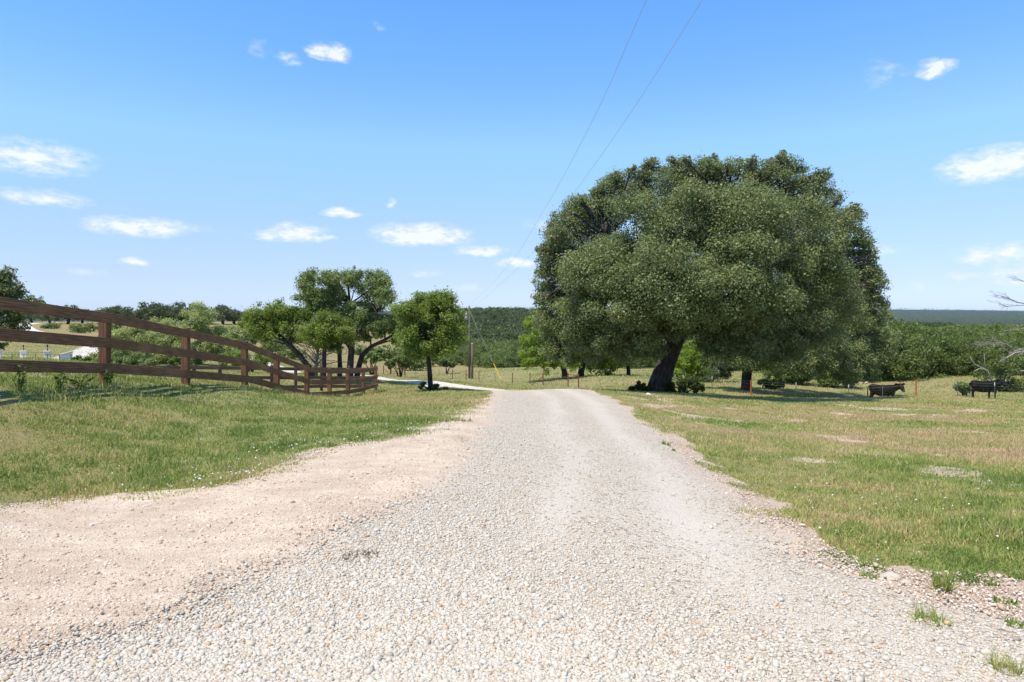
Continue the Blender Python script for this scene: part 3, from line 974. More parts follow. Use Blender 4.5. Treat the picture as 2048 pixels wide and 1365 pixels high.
# ---------------------------------------------------------------- brown rail fence: posts from the photograph's foreground to its far corner
POST_TOP = {8.75: None, 11.7: 622, 14.7: 657, 17.8: 683, 20.4: 709, 23.2: 732, 26.3: 736.5, 29.0: 737.5, 32.2: 736, 35.0: 732}
posts = []
for d, ty in POST_TOP.items():
    x = -7.0 - .03 * math.sin(d)
    top = CAM_Z - (ty - HY) * d / F if ty else 2.0
    posts.append((x, d, top))
posts.insert(0, (-7.02, 5.8, 2.14))
fence = thing('rail_fence', 'brown stained three rail wooden fence dipping down the grassy slope', 'fence', (posts[1][0], posts[1][1], float(ground(*posts[1][:2]))))
R_ = rel(fence)
for x, d, top in posts:
    g = float(ground(x, d)) - .3
    MB().bar(R_((x, d, g)), R_((x, d, top)), .145, .145, up=(0, 1, 0)).build('post', M['post'], fence)
for k, drop in enumerate((.13, .555, .985)):
    for (x0, d0, t0), (x1, d1, t1) in zip(posts[:-1], posts[1:]):
        a, b = np.array((x0 + .095, d0 - .012, t0 - drop)), np.array((x1 + .095, d1 + .012, t1 - drop))
        m = (b - a) / np.linalg.norm(b - a)
        j0, j1 = random.uniform(-.008, .008), random.uniform(-.008, .008)
        MB().bar(R_(a + m * .014 + (0, 0, j0)), R_(b - m * .014 + (0, 0, j1)), .040, .170).build('rail', M['rail'], fence)

# far side of the pen: lower, weathered, seen through the first fence
back = [(751, 35.0, 735.5), (697, 34.4, 736.5), (642, 33.5, 735), (590, 32.7, 735.5), (542, 31.9, 734.5), (489, 31.1, 734), (438, 30.4, 733), (386, 29.8, 732.5), (335, 29.2, 732.5), (284, 28.7, 732), (233, 28.2, 732), (180, 27.6, 731.5), (130, 27.0, 731.5)]
bp = [(px2w(p, 0, d)[0], d, CAM_Z - (y - HY) * d / F) for p, d, y in back]
pen = thing('rail_fence', 'weathered reddish rail fence closing the far side of the pen', 'fence', (bp[1][0], bp[1][1], float(ground(*bp[1][:2]))))
R_ = rel(pen)
for x, d, top in bp[1:]:
    g = float(ground(x, d)) - .3
    pb = MB().bar(R_((x, d + .1, g)), R_((x, d + .1, top + .04)), .125, .125, up=(0, 1, 0))
    pb.tube([R_((x, d + .1, top + .04)), R_((x, d + .1, top + .12))], [.085, .01], 4)
    pb.build('post', M['old_rail'], pen)
for k, drop in enumerate((.07, .50, .93)):
    for (x0, d0, t0), (x1, d1, t1) in zip(bp[:-1], bp[1:]):
        MB().bar(R_((x0 - .012, d0, t0 - drop)), R_((x1 + .012, d1, t1 - drop)), .040, .150).build('rail', M['old_rail'], pen)

# ---------------------------------------------------------------- wire fences
def tpost_mb(p, h, r=.030):
    p = np.array(p, float)
    return MB().bar(p - (0, 0, .25), p + (0, 0, h - .24), r, r * 1.6, up=(0, 1, 0)), MB().bar(p + (0, 0, h - .239), p + (0, 0, h), r * 1.15, r * 1.8, up=(0, 1, 0))


def wire_fence(label, pts, net=True, name='wire_fence'):
    """pts: (px, d, kind) kind t = steel T-post with white tip, o = orange pipe, r = rusty pipe post, n = none"""
    P = []
    for px, d, k in pts:
        x = px2w(px, 0, d)[0]
        P.append((np.array((x, d, float(ground(x, d)))), k))
    root = thing(name, label, 'fence', tuple(P[0][0]))
    R_ = rel(root)
    for p, k in P:
        if k == 't':
            a, b = tpost_mb(R_(p), 1.28)
            po = a.build('post', M['t_post'], root)
            b.build('post_tip', M['white_tip'], po)
        elif k == 'o':
            MB().tube([R_(p) - (0, 0, .3), R_(p) + (0, 0, 1.30)], .055, 10).build('post', M['orange_post'], root)
        elif k == 'r':
            MB().tube([R_(p) - (0, 0, .3), R_(p) + (0, 0, 1.32)], .050, 8).build('post', M['rust'], root)
        elif k == 's':
            MB().tube([R_(p) - (0, 0, .3), R_(p) + (0, 0, 1.25)], .028, 6).build('post', M['t_post'], root)
    off = np.array((0, -.04, 0))
    for h in (1.18, .98):
        w = MB()
        for (p, _), (q, _) in zip(P[:-1], P[1:]):
            m = (p + q) / 2 + (0, 0, -.015)
            w.tube([R_(p) + off + (0, 0, h), R_(m) + off + (0, 0, h), R_(q) + off + (0, 0, h)], .003, 4, False)
        w.build('wire', M['wire'], root)
    if net:
        w = MB()
        for (p, _), (q, _) in zip(P[:-1], P[1:]):
            for h in (.08, .22, .36, .50, .64, .78):
                w.tube([R_(p) + off + (0, 0, h), R_(q) + off + (0, 0, h)], .0016, 3, False)
            L = np.linalg.norm(q - p)
            k = max(2, int(L / .3))
            for i in range(k):
                s = p + (q - p) * (i + .5) / k
                w.bar(R_(s) + off + (0, 0, .08), R_(s) + off + (0, 0, .78), .0018, .0018, up=(0, 1, 0))
        w.build('wire_netting', M['wire'], root)
    return root


wire_fence('wire netting fence on steel posts crossing the pasture in front of the cattle',
           [(1158, 71, 'n'), (1200, 68.5, 't'), (1246, 66.3, 't'), (1290, 64, 't'), (1350, 61.2, 't'), (1424, 58, 't'), (1502, 55, 'o'), (1592, 54, 't'), (1697, 53, 't'), (1765, 52.3, 's'), (1832, 51.8, 'o'), (1915, 51.2, 's'), (1989, 50.6, 't'), (2080, 50, 't'), (2160, 49.5, 'o')])
wire_fence('rusty post wire fence crossing the pasture from the red gate to the guy wire',
           [(810, 112.5, 'n'), (831, 110, 's'), (878, 100, 's'), (905, 92, 'r'), (932, 90, 'r'), (958, 88.5, 'r'), (990, 87, 's'), (1025, 85, 'r'), (1060, 83, 'r'), (1086, 80, 'n')])

# red oxide pipe gate
def pole_between(mb, a, b, r, seg=8):
    return mb.tube([a, b], r, seg)


ga = [px2w(p, 0, d)[:2] for p, d in ((767, 114), (781, 113), (810, 112))]
ga = [np.array((x, y, float(ground(x, y)))) for x, y in ga]
gate = thing('pipe_gate', 'red oxide pipe gate with a braced post beside the far driveway', 'gate', tuple(ga[1]))
R_ = rel(gate)
for i, p in enumerate(ga):
    MB().tube([R_(p) - (0, 0, .3), R_(p) + (0, 0, 1.45)], .075 if i != 1 else .10, 8).build('post', M['rust'], gate)
MB().tube([R_(ga[0]) + (0, 0, 1.0), R_(ga[1]) + (0, 0, .12)], .05, 8).build('brace', M['rust'], gate)
gf = MB()
a, b = R_(ga[1]) + (.14, 0, 0), R_(ga[2]) - (.10, 0, 0)
for h in (.25, .62, 1.2):
    gf.tube([a + (0, 0, h), b + (0, 0, h)], .045, 6)
for t_ in (0, .5, 1):
    gf.tube([a + (b - a) * t_ + (0, 0, .25), a + (b - a) * t_ + (0, 0, 1.2)], .04, 6)
gf.build('gate_frame', M['rust'], gate)

# low wire gate between pipe posts in front of the oak
gp = [np.array((px2w(p, 0, d)[0], d, 0.0)) for p, d in ((1064, 79.3), (1086, 78.5), (1136, 74.5), (1157, 71.2))]
for p in gp:
    p[2] = float(ground(p[0], p[1]))
wg = thing('wire_gate', 'slack wire stay gate between rusty pipe posts beyond the crest', 'gate', tuple(gp[1]))
R_ = rel(wg)
for p in gp[1:]:
    MB().tube([R_(p) - (0, 0, .3), R_(p) + (0, 0, 1.45)], .065, 8).build('post', M['rust'], wg)
MB().tube([R_(gp[0]) + (0, 0, .05), R_(gp[1]) + (0, 0, .95)], .045, 8).build('brace', M['rust'], wg)
MB().tube([R_(gp[2]) + (0, 0, 1.3), R_(gp[3]) + (0, 0, 1.3)], .045, 8).build('top_bar', M['rust'], wg)
wm = MB()
for i in range(1, 12):
    s = gp[1] + (gp[2] - gp[1]) * i / 12
    wm.tube([R_(s) + (0, 0, .1), R_(s) + (0, 0, 1.1)], .013, 5)
wm.build('stay', M['old_rail'], wg)
wm = MB()
for h in (.2, .45, .7, .95, 1.1):
    wm.tube([R_(gp[1]) + (0, 0, h), R_((gp[1] + gp[2]) / 2) + (0, 0, h - .06), R_(gp[2]) + (0, 0, h)], .008, 4, False)
wm.build('wire', M['wire'], wg)

# ---------------------------------------------------------------- power line
pb_ = at(939, 95)
pole = thing('utility_pole', 'tall weathered utility pole with a grey transformer beside the fence', 'utility pole', tuple(pb_))
PT = CAM_Z - (612 - HY) * 95 / F
HP = PT - pb_.z
MB().tube([(0, 0, -.5), (0, 0, HP * .5), (-.05, 0, HP)], [.17, .145, .11], 12).build('shaft', M['pole'], pole, True)
tr = MB().tube([(-.42, -.1, HP - 1.95), (-.42, -.1, HP - 1.9), (-.42, -.1, HP - 1.15), (-.42, -.1, HP - 1.1)], [.2, .24, .24, .2], 14).build('transformer', M['grey_metal'], pole, True)
MB().tube([(-.42, -.1, HP - 1.1), (-.42, -.1, HP - .85)], [.05, .03], 8).build('bushing', M['limestone'], tr)
MB().bar((-.30, -.06, HP - 1.35), (0, 0, HP - 1.35), .06, .08).build('bracket', M['grey_metal'], pole)
MB().tube([(-.05, 0, HP), (-.05, 0, HP + .22)], [.06, .035], 8).build('insulator', M['limestone'], pole)
sp = at(944.5, 94)
stub = thing('utility_pole', 'short stub pole standing close against the tall utility pole', 'utility pole', tuple(sp))
MB().tube([(0, 0, -.4), (0, 0, CAM_Z - (688 - HY) * 94 / F - sp.z)], [.16, .14], 12).build('shaft', M['pole'], stub, True)
MB().tube([(0, 0, CAM_Z - (688 - HY) * 94 / F - sp.z), (0, 0, CAM_Z - (686.5 - HY) * 94 / F - sp.z)], [.155, .13], 12).build('cap', M['grey_metal'], stub)
ge = at(1003, 90)
guy = thing('guy_wire', 'steel guy wire with a yellow guard staying the utility pole', 'guy wire', tuple(ge))
R_ = rel(guy)
ptop = np.array((pb_.x, pb_.y - .2, PT - .7))
dirn = ptop - np.array(ge)
MB().tube([R_(ge), R_(ptop)], .012, 5, False).build('wire', M['cable'], guy)
MB().tube([R_(ge) + dirn * .002, R_(ge) + dirn * .23], .05, 8).build('guard', M['yellow'], guy)


def cable(label, pts):
    """smooth hanging line through (px, py, d)"""
    (px0, py0, d0), (px1, py1, d1) = pts[0], pts[-1]
    x0, x1 = px2w(px0, py0, d0)[0], px2w(px1, py1, d1)[0]
    k = (x1 - x0) / (d1 - d0)
    P = []
    for px, py in [(px0, py0)] + list(pts[1:-1]) + [(px1, py1)]:
        t_ = (px - CX) / F
        y = (x0 - k * d0) / (t_ - k)
        P.append((x0 + k * (y - d0), y, CAM_Z - (py - HY) * y / F))
    P = np.array(P)
    P = np.vstack([P[0] + (P[0] - P[1]) * 1.6, P])
    q = catmull(P, 12)
    ob = MB().tube(list(q), .0048, 5, False).build('power_line', M['cable'], None, True)
    return tag(ob, label, 'power line', 'overhead power lines')


cable('higher overhead power line running from the sky down to the pole top', [(1293, 0, 13.0), (1188, 235), (1085, 425), (1005, 545), (938, 612, 95)])
cable('lower overhead power line dropping past the oak crown to the pole', [(1405, 0, 12.0), (1255, 235), (1135, 405), (1045, 527), (940, 622, 95)])
# ---------------------------------------------------------------- trees and shrubs
def leaf_cards(P, N, size, r, aspect=.62):
    n = len(P)
    rv = r.normal(size=(n, 3))
    N = N / (np.linalg.norm(N, axis=1)[:, None] + 1e-9)
    T = np.cross(N, rv)
    T /= np.linalg.norm(T, axis=1)[:, None] + 1e-9
    B = np.cross(N, T)
    s = size[:, None] * .5
    V = np.stack([P - T * s, P - B * s * aspect + N * s * .25, P + T * s, P + B * s * aspect + N * s * .25], 1)
    return V.reshape(-1, 3), np.arange(n * 4).reshape(-1, 4)


def crown_points(lobes, n, r, puffs=18, fill=.5, droop=.0, pr=(.30, .46), dome=True):
    """lobes: rows x,y,z,rx,ry,rz -> leaf positions and outward normals; leaves gather in small puffs over each lobe"""
    lobes = np.array(lobes, float)
    C, R = [], []
    for x, y, z, rx, ry, rz in lobes:
        k = max(5, int(puffs * r.uniform(.8, 1.2)))
        d = r.normal(size=(k, 3))
        d /= np.linalg.norm(d, axis=1)[:, None]
        if dome:
            d[:, 2] = np.where(d[:, 2] < -.35, -d[:, 2] * .7, d[:, 2])
        rad = r.uniform(.55, .92, k)[:, None]
        C.append(np.array((x, y, z)) + d * np.array((rx, ry, rz)) * rad)
        R.append(r.uniform(*pr, k) * (rx * ry * rz) ** (1 / 3))
    C, R = np.vstack(C), np.concatenate(R)
    p = R ** 2.2
    i = r.choice(len(C), n, p=p / p.sum())
    d = r.normal(size=(n, 3))
    d /= np.linalg.norm(d, axis=1)[:, None]
    d[:, 2] = np.where((d[:, 2] < 0) & (r.uniform(0, 1, n) < (.55 if dome else .25)), -d[:, 2], d[:, 2])
    q = r.uniform(0, 1, n) ** fill
    q = np.where(r.uniform(0, 1, n) < .16, q * r.uniform(1.0, 1.55, n), q)
    P = C[i] + d * (R[i] * q)[:, None] * np.array((1, 1, .82))
    P[:, 2] -= droop * r.uniform(0, 1, n) ** 2 * R[i]
    N = d * .75 + np.array((-.15, -.08, .55)) + r.normal(size=(n, 3)) * .68
    # each puff has its own age of leaf, so whole sprays differ in colour
    pt = r.normal(0, .13, len(C))
    return P, N, pt[i], C, R


def limb(mb, a, b, r0, r1, r, sag=.12, n=6, seg=7, wig=.05):
    a, b = np.array(a, float), np.array(b, float)
    L = np.linalg.norm(b - a)
    mid = (a + b) / 2 + np.array((0, 0, sag * L)) + r.normal(0, wig, 3) * L
    t = np.linspace(0, 1, n)[:, None]
    p = (1 - t) ** 2 * a + 2 * t * (1 - t) * mid + t ** 2 * b
    p[1:-1] += r.normal(0, wig * .25, (n - 2, 3)) * L
    mb.tube(list(p), list(np.linspace(r0, r1, n)), seg)
    return p


def tree(name, label, cat, base, lobes, trunks, leaf, bark, n, leaf_size, seed, puffs=18, fill=.5, twigs=True, group=None, tint=.45, droop=0.0, stems='trunk', crown='crown', pr=(.30, .46), limb_r=.22, spread=.16, dome=False):
    """base: world point; lobes and trunk paths relative to it; trunks: list of (points, radii)"""
    r = np.random.default_rng(seed)
    root = thing(name, label, cat, tuple(base), 0, group)
    lobes = np.array(lobes, float)
    P, N, pt, C, R = crown_points(lobes, n, r, puffs, fill, droop, pr, dome)
    V, Fc = leaf_cards(P, N, leaf_size * r.uniform(.6, 1.35, n), r)
    tn = np.clip(tint + pt + r.normal(0, spread, n) + (r.uniform(0, 1, n) < .012) * .9, 0, 1)
    mb = MB()
    tips = []
    for pts, rad in trunks:
        mb.tube(pts, rad, 10)
        tips.append((np.array(pts[-1], float), rad[-1], [np.array(q, float) for q in pts[len(pts) // 2:]], rad[len(pts) // 2:]))
    for L in lobes:
        c = L[:3] - np.array((0, 0, L[5] * .15))
        j = min(range(len(tips)), key=lambda k: np.linalg.norm(tips[k][0] - c))
        tip, tr_, path, rr = tips[j]
        q = min(range(len(path)), key=lambda k: np.linalg.norm(path[k] - c) + (2.0 if path[k][2] > c[2] else 0))
        r0 = min(rr[q] * .75, limb_r * (.25 + .06 * np.linalg.norm(path[q] - c)))
        lp = limb(mb, path[q], c, r0, max(.018, r0 * .3), r)
        if twigs:
            near = np.argsort(np.linalg.norm(C - L[:3], axis=1))[:puffs]
            for k in near[::2]:
                limb(mb, lp[r.integers(2, 6)], C[k], max(.012, r0 * .25), .008, r, .05, 4, 4)
    mb.build(stems, bark, root, True)
    mesh_np(crown, V, Fc, leaf, root, attrs={'tint': tn})
    return root


def px_lobes(base, d, rows):
    """rows: (px, py, radius px, depth offset m[, squash]) -> lobes relative to base"""
    out = []
    for row in rows:
        px, py, rp, do = row[:4]
        sq = row[4] if len(row) > 4 else .85
        x, y, z = px2w(px, py, d + do)
        rr = rp * d / F
        out.append((x - base.x, y - base.y, z - base.z, rr, rr, rr * sq))
    return out


def px_path(base, d, rows):
    return [np.array(px2w(px, py, d + do)) - np.array(base) for px, py, do in rows]


# ---- the big live oak by the driveway
D = 42
b = at(1312, D)
OAK = [(1150, 500, 72, 0), (1130, 575, 62, 1), (1185, 445, 66, 2), (1255, 405, 70, 1), (1330, 382, 66, 0), (1400, 375, 66, 2), (1470, 378, 70, 0), (1558, 372, 66, 1), (1625, 405, 66, 2), (1665, 465, 62, 0),
       (1690, 530, 60, 1), (1712, 590, 52, 2), (1200, 530, 78, -5), (1290, 470, 85, -6), (1390, 455, 85, -7), (1490, 450, 85, -7), (1580, 470, 80, -5.5), (1620, 550, 78, -5), (1540, 545, 80, -8), (1440, 550, 84, -8.5),
       (1340, 560, 80, -8.5), (1250, 600, 70, -7), (1180, 625, 58, -4), (1115, 635, 46, -1), (1230, 668, 46, -5), (1290, 660, 42, -6.5), (1150, 660, 40, -1), (1440, 640, 50, -6), (1500, 630, 62, -6),
       (1580, 630, 66, -5), (1660, 610, 60, -3), (1250, 520, 80, 5), (1350, 470, 85, 6), (1470, 470, 85, 6), (1570, 500, 80, 6), (1630, 580, 70, 5), (1400, 570, 70, 6), (1170, 590, 60, 5), (1300, 600, 60, 6),
       (1330, 660, 32, -4), (1330, 600, 62, -8), (1405, 610, 56, -8), (1290, 555, 70, -7.5), (1360, 640, 40, -5), (1310, 640, 48, -5), (1262, 645, 52, -5), (1220, 690, 30, -4), (1470, 590, 60, -8), (1165, 670, 42, -3), (1100, 660, 30, -1), (1125, 690, 26, -1), (1700, 640, 44, -1), (1640, 660, 44, -3), (1420, 690, 30, -5), (1400, 665, 30, -6), (1290, 690, 40, -5), (1255, 705, 34, -5), (1180, 690, 40, -3), (1110, 700, 34, -1), (1140, 715, 26, -2), (1450, 680, 40, -6), (1500, 680, 46, -6), (1560, 690, 46, -5), (1610, 690, 46, -4), (1350, 655, 30, -6), (1092, 560, 34, 1), (1100, 520, 30, 1), (1212, 690, 26, -5), (1135, 455, 46, 1), (1180, 415, 46, 1), (1222, 385, 42, 1), (1720, 500, 36, 1), (1700, 450, 36, 1), (1735, 560, 36, 0), (1745, 610, 36, 0), (1520, 345, 32, 0), (1420, 342, 26, 1), (1562, 335, 24, 1), (1365, 340, 30, 1), (1305, 345, 30, 0), (1235, 372, 26, 2), (1085, 600, 22, 0), (1740, 548, 24, 1)]
_r = np.random.default_rng(99)
for _px, _py in ((1083, 540), (1090, 500), (1110, 460), (1140, 432), (1165, 405), (1200, 385), (1228, 362), (1262, 345), (1300, 330), (1345, 322), (1385, 330), (1420, 325), (1460, 335), (1500, 328), (1540, 325), (1562, 318), (1600, 338), (1640, 352), (1672, 385), (1700, 420), (1712, 455), (1728, 500), (1745, 535), (1758, 565), (1765, 600), (1080, 640), (1078, 590), (1755, 640)):
    OAK.append((_px + _r.uniform(-4, 4), _py + _r.uniform(0, 14), _r.uniform(11, 22), _r.uniform(-2, 3)))
    OAK.append((_px + _r.uniform(-12, 12), _py - 6 + _r.uniform(-8, 8), _r.uniform(6, 11), _r.uniform(-2, 3)))
for _px, _py, _rp in ((1426, 322, 12), (1430, 312, 7), (1562, 318, 14), (1566, 306, 8), (1642, 350, 12), (1303, 328, 12), (1232, 352, 11), (1160, 402, 11), (1372, 318, 10), (1480, 322, 9), (1748, 520, 12), (1762, 552, 10), (1078, 500, 10)):
    OAK.append((_px, _py, _rp, _r.uniform(-1, 1)))
tk1 = px_path(b, D, [(1312, 800, 0), (1318, 770, 0), (1332, 728, 0), (1352, 680, 0), (1376, 640, -.3), (1400, 590, 0), (1430, 520, .5), (1455, 460, 1)])
tk2 = px_path(b, D, [(1350, 686, -.1), (1322, 640, -1), (1290, 600, -2), (1255, 570, -2), (1225, 520, -1), (1210, 480, 0)])
tk3 = px_path(b, D, [(1372, 655, -.1), (1420, 652, -1.2), (1480, 630, -2), (1550, 590, -2.5), (1610, 540, -2)])
tree('live_oak', 'huge live oak with a leaning dark trunk beside the gravel driveway', 'tree', b, px_lobes(b, D, OAK),
     [(tk1, [.80, .66, .57, .50, .42, .32, .24, .15]), (tk2, [.42, .36, .30, .24, .18, .12]), (tk3, [.30, .26, .22, .17, .12])], M['oak_leaf'], M['bark'], 570000, .120, 101, 28, .46, limb_r=.42, tint=.50, dome=False, spread=.19, pr=(.27, .45))

# ---- second oak behind it, at the fence
D = 60
b = at(1493, D)
rows = [(1500, 690, 58, -2), (1440, 680, 50, 0), (1560, 690, 60, -3), (1620, 690, 60, -2), (1685, 670, 56, 0), (1730, 650, 46, 0), (1660, 610, 56, 1), (1590, 620, 60, 1), (1710, 708, 42, -2), (1752, 680, 38, -1), (1640, 722, 34, -4), (1520, 640, 60, 0), (1762, 640, 26, 1), (1690, 740, 34, -3), (1600, 722, 34, -5), (1650, 700, 50, -4), (1720, 725, 34, -2), (1760, 710, 36, -1), (1740, 745, 24, -2), (1560, 660, 50, -4), (1620, 640, 50, -3), (1690, 630, 44, -2), (1455, 705, 30, -2), (1540, 720, 26, -3)]
tk1 = px_path(b, D, [(1493, 785, 0), (1493, 755, 0), (1496, 725, 0), (1500, 690, 0), (1520, 650, 0)])
tk2 = px_path(b, D, [(1496, 728, 0), (1530, 710, -1), (1600, 690, -1.5), (1670, 660, -1)])
tree('live_oak', 'second live oak behind the orange fence post with a short straight trunk', 'tree', b, px_lobes(b, D, rows), [(tk1, [.50, .42, .40, .30, .16]), (tk2, [.26, .22, .16, .1])], M['oak_leaf'], M['bark_dark'], 150000, .15, 102, 22, .5, tint=.52)

# ---- group of open post oaks behind the pen
D = 42
b = at(700, D)
def fill_region(ells, n, r0, r1, dep, seed):
    """small lobes scattered through a crown made of ellipses (px, py, half width, half height)"""
    r = np.random.default_rng(seed)
    out = []
    ar = np.array([e[2] * e[3] for e in ells], float)
    for k in r.choice(len(ells), n, p=ar / ar.sum()):
        e = ells[k]
        a, q = r.uniform(0, 6.283), math.sqrt(r.uniform(.05, 1))
        out.append((e[0] + e[2] * q * math.cos(a), e[1] + e[3] * q * math.sin(a), r.uniform(r0, r1), r.uniform(-dep, dep)))
    return out


rows = fill_region([(692, 592, 78, 52), (698, 546, 28, 18), (600, 592, 24, 28), (764, 588, 18, 34), (690, 655, 84, 26), (642, 568, 34, 24)], 100, 11, 22, 1.8, 31)
tk1 = px_path(b, D, [(699, 765, 0), (700, 740, 0), (703, 700, 0), (704, 660, 0), (700, 610, .3), (695, 565, .3)])
tk2 = px_path(b, D, [(701, 700, 0), (690, 680, .3), (665, 640, .5), (640, 610, .5)])
tk3 = px_path(b, D, [(704, 660, 0), (725, 640, 0), (755, 625, 0)])
tree('post_oak', 'tallest open branched oak of the group behind the wooden pen', 'tree', b, px_lobes(b, D, rows), [(tk1, [.25, .21, .18, .15, .09, .04]), (tk2, [.11, .09, .07, .04]), (tk3, [.09, .07, .04])], M['oak_leaf2'], M['bark'], 70000, .105, 103, 8, 1.0, pr=(.48, .90), tint=.52, limb_r=.13)
b = at(716, 43)
tk1 = px_path(b, 43, [(713, 765, 0), (716, 740, 0), (724, 712, 0), (742, 694, -.2), (770, 680, -.5), (790, 668, -.6)])
rows = [(770, 655, 30, -.4), (790, 650, 26, 0), (740, 668, 26, -.5), (795, 680, 14, -.6)]
tree('post_oak', 'oak with one dark stem bent sharply over behind the pen corner', 'tree', b, px_lobes(b, 43, rows), [(tk1, [.20, .18, .16, .13, .10, .06])], M['oak_leaf2'], M['bark'], 9000, .13, 104, 12, .6)
b = at(622, 43)
tk1 = px_path(b, 43, [(628, 765, 0), (620, 738, 0), (600, 712, 0), (578, 690, 0), (556, 668, 0), (540, 645, 0)])
rows = fill_region([(545, 645, 55, 34), (600, 645, 42, 28), (520, 650, 26, 30), (540, 620, 22, 14)], 52, 12, 23, 1.4, 32)
tree('post_oak', 'oak leaning steeply away from the group on a slanting dark trunk', 'tree', b, px_lobes(b, 43, rows), [(tk1, [.21, .19, .17, .15, .11, .06])], M['bright_leaf'], M['bark'], 44000, .105, 105, 8, 1.0, tint=.42, pr=(.50, .90), limb_r=.13)
b = at(648, 41)
tk1 = px_path(b, 41, [(647, 765, 0), (648, 735, 0), (649, 700, 0), (655, 670, 0), (660, 645, 0)])
rows = [(655, 655, 34, -1), (640, 670, 30, -1), (680, 660, 30, -1.5), (620, 672, 24, -1), (665, 690, 20, -1)]
tree('post_oak', 'small pale barked oak with bright leaves in front of the group', 'tree', b, px_lobes(b, 41, rows), [(tk1, [.16, .14, .12, .10, .06])], M['bright_leaf'], M['bark'], 20000, .105, 106, 12, .8, tint=.4, pr=(.36, .6))
b = at(679, 44)
tk1 = px_path(b, 44, [(679, 765, 0), (680, 735, 0), (679, 700, 0), (676, 670, 0), (672, 640, 0)])
rows = [(672, 640, 36, 1), (690, 670, 26, 0.5), (655, 660, 26, 1.2)]
tree('post_oak', 'slim straight oak between the tallest trunk and the pale one', 'tree', b, px_lobes(b, 44, rows), [(tk1, [.17, .15, .13, .11, .06])], M['oak_leaf2'], M['bark'], 9000, .13, 107, 12, .55)
# grey dead brush tangled under the group
b = at(632, 43)
r = np.random.default_rng(108)
dead = thing('dead_tree', 'dead grey twiggy stem standing under the leaning oak', 'dead tree', tuple(b))
mb = MB()
mb.tube([(0, 0, -.3), (.02, 0, 1.0), (.15, .1, 2.1)], [.13, .10, .06], 7)
for i in range(46):
    a0 = np.array((.02 + r.uniform(-.05, .1), 0, r.uniform(.6, 2.0)))
    e = a0 + np.array((r.normal(0, 1.0), r.normal(0, .6), r.uniform(-.2, 1.3)))
    p = limb(mb, a0, e, .028, .008, r, .1, 5, 4, .12)
    for k in range(3):
        limb(mb, p[2 + k % 3], p[2 + k % 3] + np.array((r.normal(0, .4), r.normal(0, .3), r.uniform(-.2, .5))), .011, .005, r, .05, 3, 3, .1)
mb.build('branches', M['dead_twig'], dead, True)

# ---- small round oak in front of the white road
D = 31
b = at(862, D)
rows = fill_region([(860, 652, 66, 58), (862, 608, 44, 20), (908, 655, 20, 42), (815, 650, 26, 46), (862, 700, 54, 16)], 80, 13, 24, 1.2, 33)
tk1 = px_path(b, D, [(861, 792, 0), (861, 770, 0), (859, 740, 0), (856, 712, 0), (860, 680, 0), (866, 640, 0)])
tree('post_oak', 'small round bright oak on a dark trunk in front of the white road', 'tree', b, px_lobes(b, D, rows), [(tk1, [.16, .12, .105, .095, .07, .04])], M['bright_leaf'], M['bark_dark'], 58000, .085, 109, 8, 1.0, tint=.45, pr=(.50, .95), limb_r=.12)

# ---- lime green tree and its dark neighbours left of the big oak
D = 86
b = at(1130, D)
rows = [(1075, 655, 26, 0), (1070, 690, 30, 0), (1100, 705, 34, 0), (1062, 715, 26, -1), (1130, 700, 34, 1), (1115, 670, 30, 1), (1140, 728, 22, -1), (1095, 732, 20, -1), (1150, 690, 34, 2)]
tk1 = px_path(b, D, [(1130, 762, 0), (1129, 745, 0), (1122, 722, 0), (1110, 690, 0)])
tree('hackberry', 'lime green leafy tree glowing beside the edge of the big oak', 'tree', b, px_lobes(b, D, rows), [(tk1, [.42, .36, .28, .12])], M['lime_leaf'], M['bark_dark'], 15000, .26, 110, 14, .5)
D = 90
b = at(1162, D)
rows = [(1165, 705, 34, 0), (1200, 710, 36, 0), (1230, 705, 34, 0), (1190, 680, 40, 1), (1150, 720, 22, -1)]
tk1 = px_path(b, D, [(1162, 762, 0), (1162, 745, 0), (1168, 720, 0), (1180, 690, 0)])
tree('live_oak', 'dark trunked oak standing in the far pasture under the big oak crown', 'tree', b, px_lobes(b, D, rows), [(tk1, [.5, .42, .34, .2])], M['oak_leaf'], M['bark_dark'], 9000, .26, 111, 12, .5)
D = 92
b = at(1257, D)
rows = [(1250, 715, 26, 0), (1215, 735, 22, -1), (1190, 738, 20, -1), (1270, 700, 30, 1), (1235, 700, 30, 0), (1225, 722, 22, -1.5)]
tk1 = px_path(b, D, [(1257, 760, 0), (1257, 742, 0), (1255, 725, 0), (1250, 705, 0)])
tree('hackberry', 'small light green tree with a thin dark trunk under the oak', 'tree', b, px_lobes(b, D, rows), [(tk1, [.32, .27, .22, .12])], M['lime_leaf'], M['bark_dark'], 7000, .26, 112, 12, .5, tint=.35)


# ---- shrubs: leafy from the ground, several thin stems
def shrub(label, px, d, rows, leaf, n, leaf_size, seed, name='shrub', cat='shrub', group=None, tint=.45, puffs=12, bark=None, fill=.5, droop=0.0, pr=(.30, .48)):
    b = at(px, d)
    lob = px_lobes(b, d, rows)
    r = np.random.default_rng(seed)
    tr_ = []
    for k in range(4):
        L = lob[k % len(lob)]
        a = r.normal(0, .12, 2)
        tr_.append(([(a[0], a[1], -.15), (a[0] * .6 + L[0] * .3, a[1] + L[1] * .3, L[2] * .45), (L[0] * .8, L[1] * .8, L[2] * .9)], [.05 + .0006 * d, .035 + .0004 * d, .02]))
    return tree(name, label, cat, b, lob, tr_, leaf, bark or M['bark_dark'], n, leaf_size, seed, puffs, fill, False, group, tint, droop, stems='stems', crown='foliage', pr=pr)


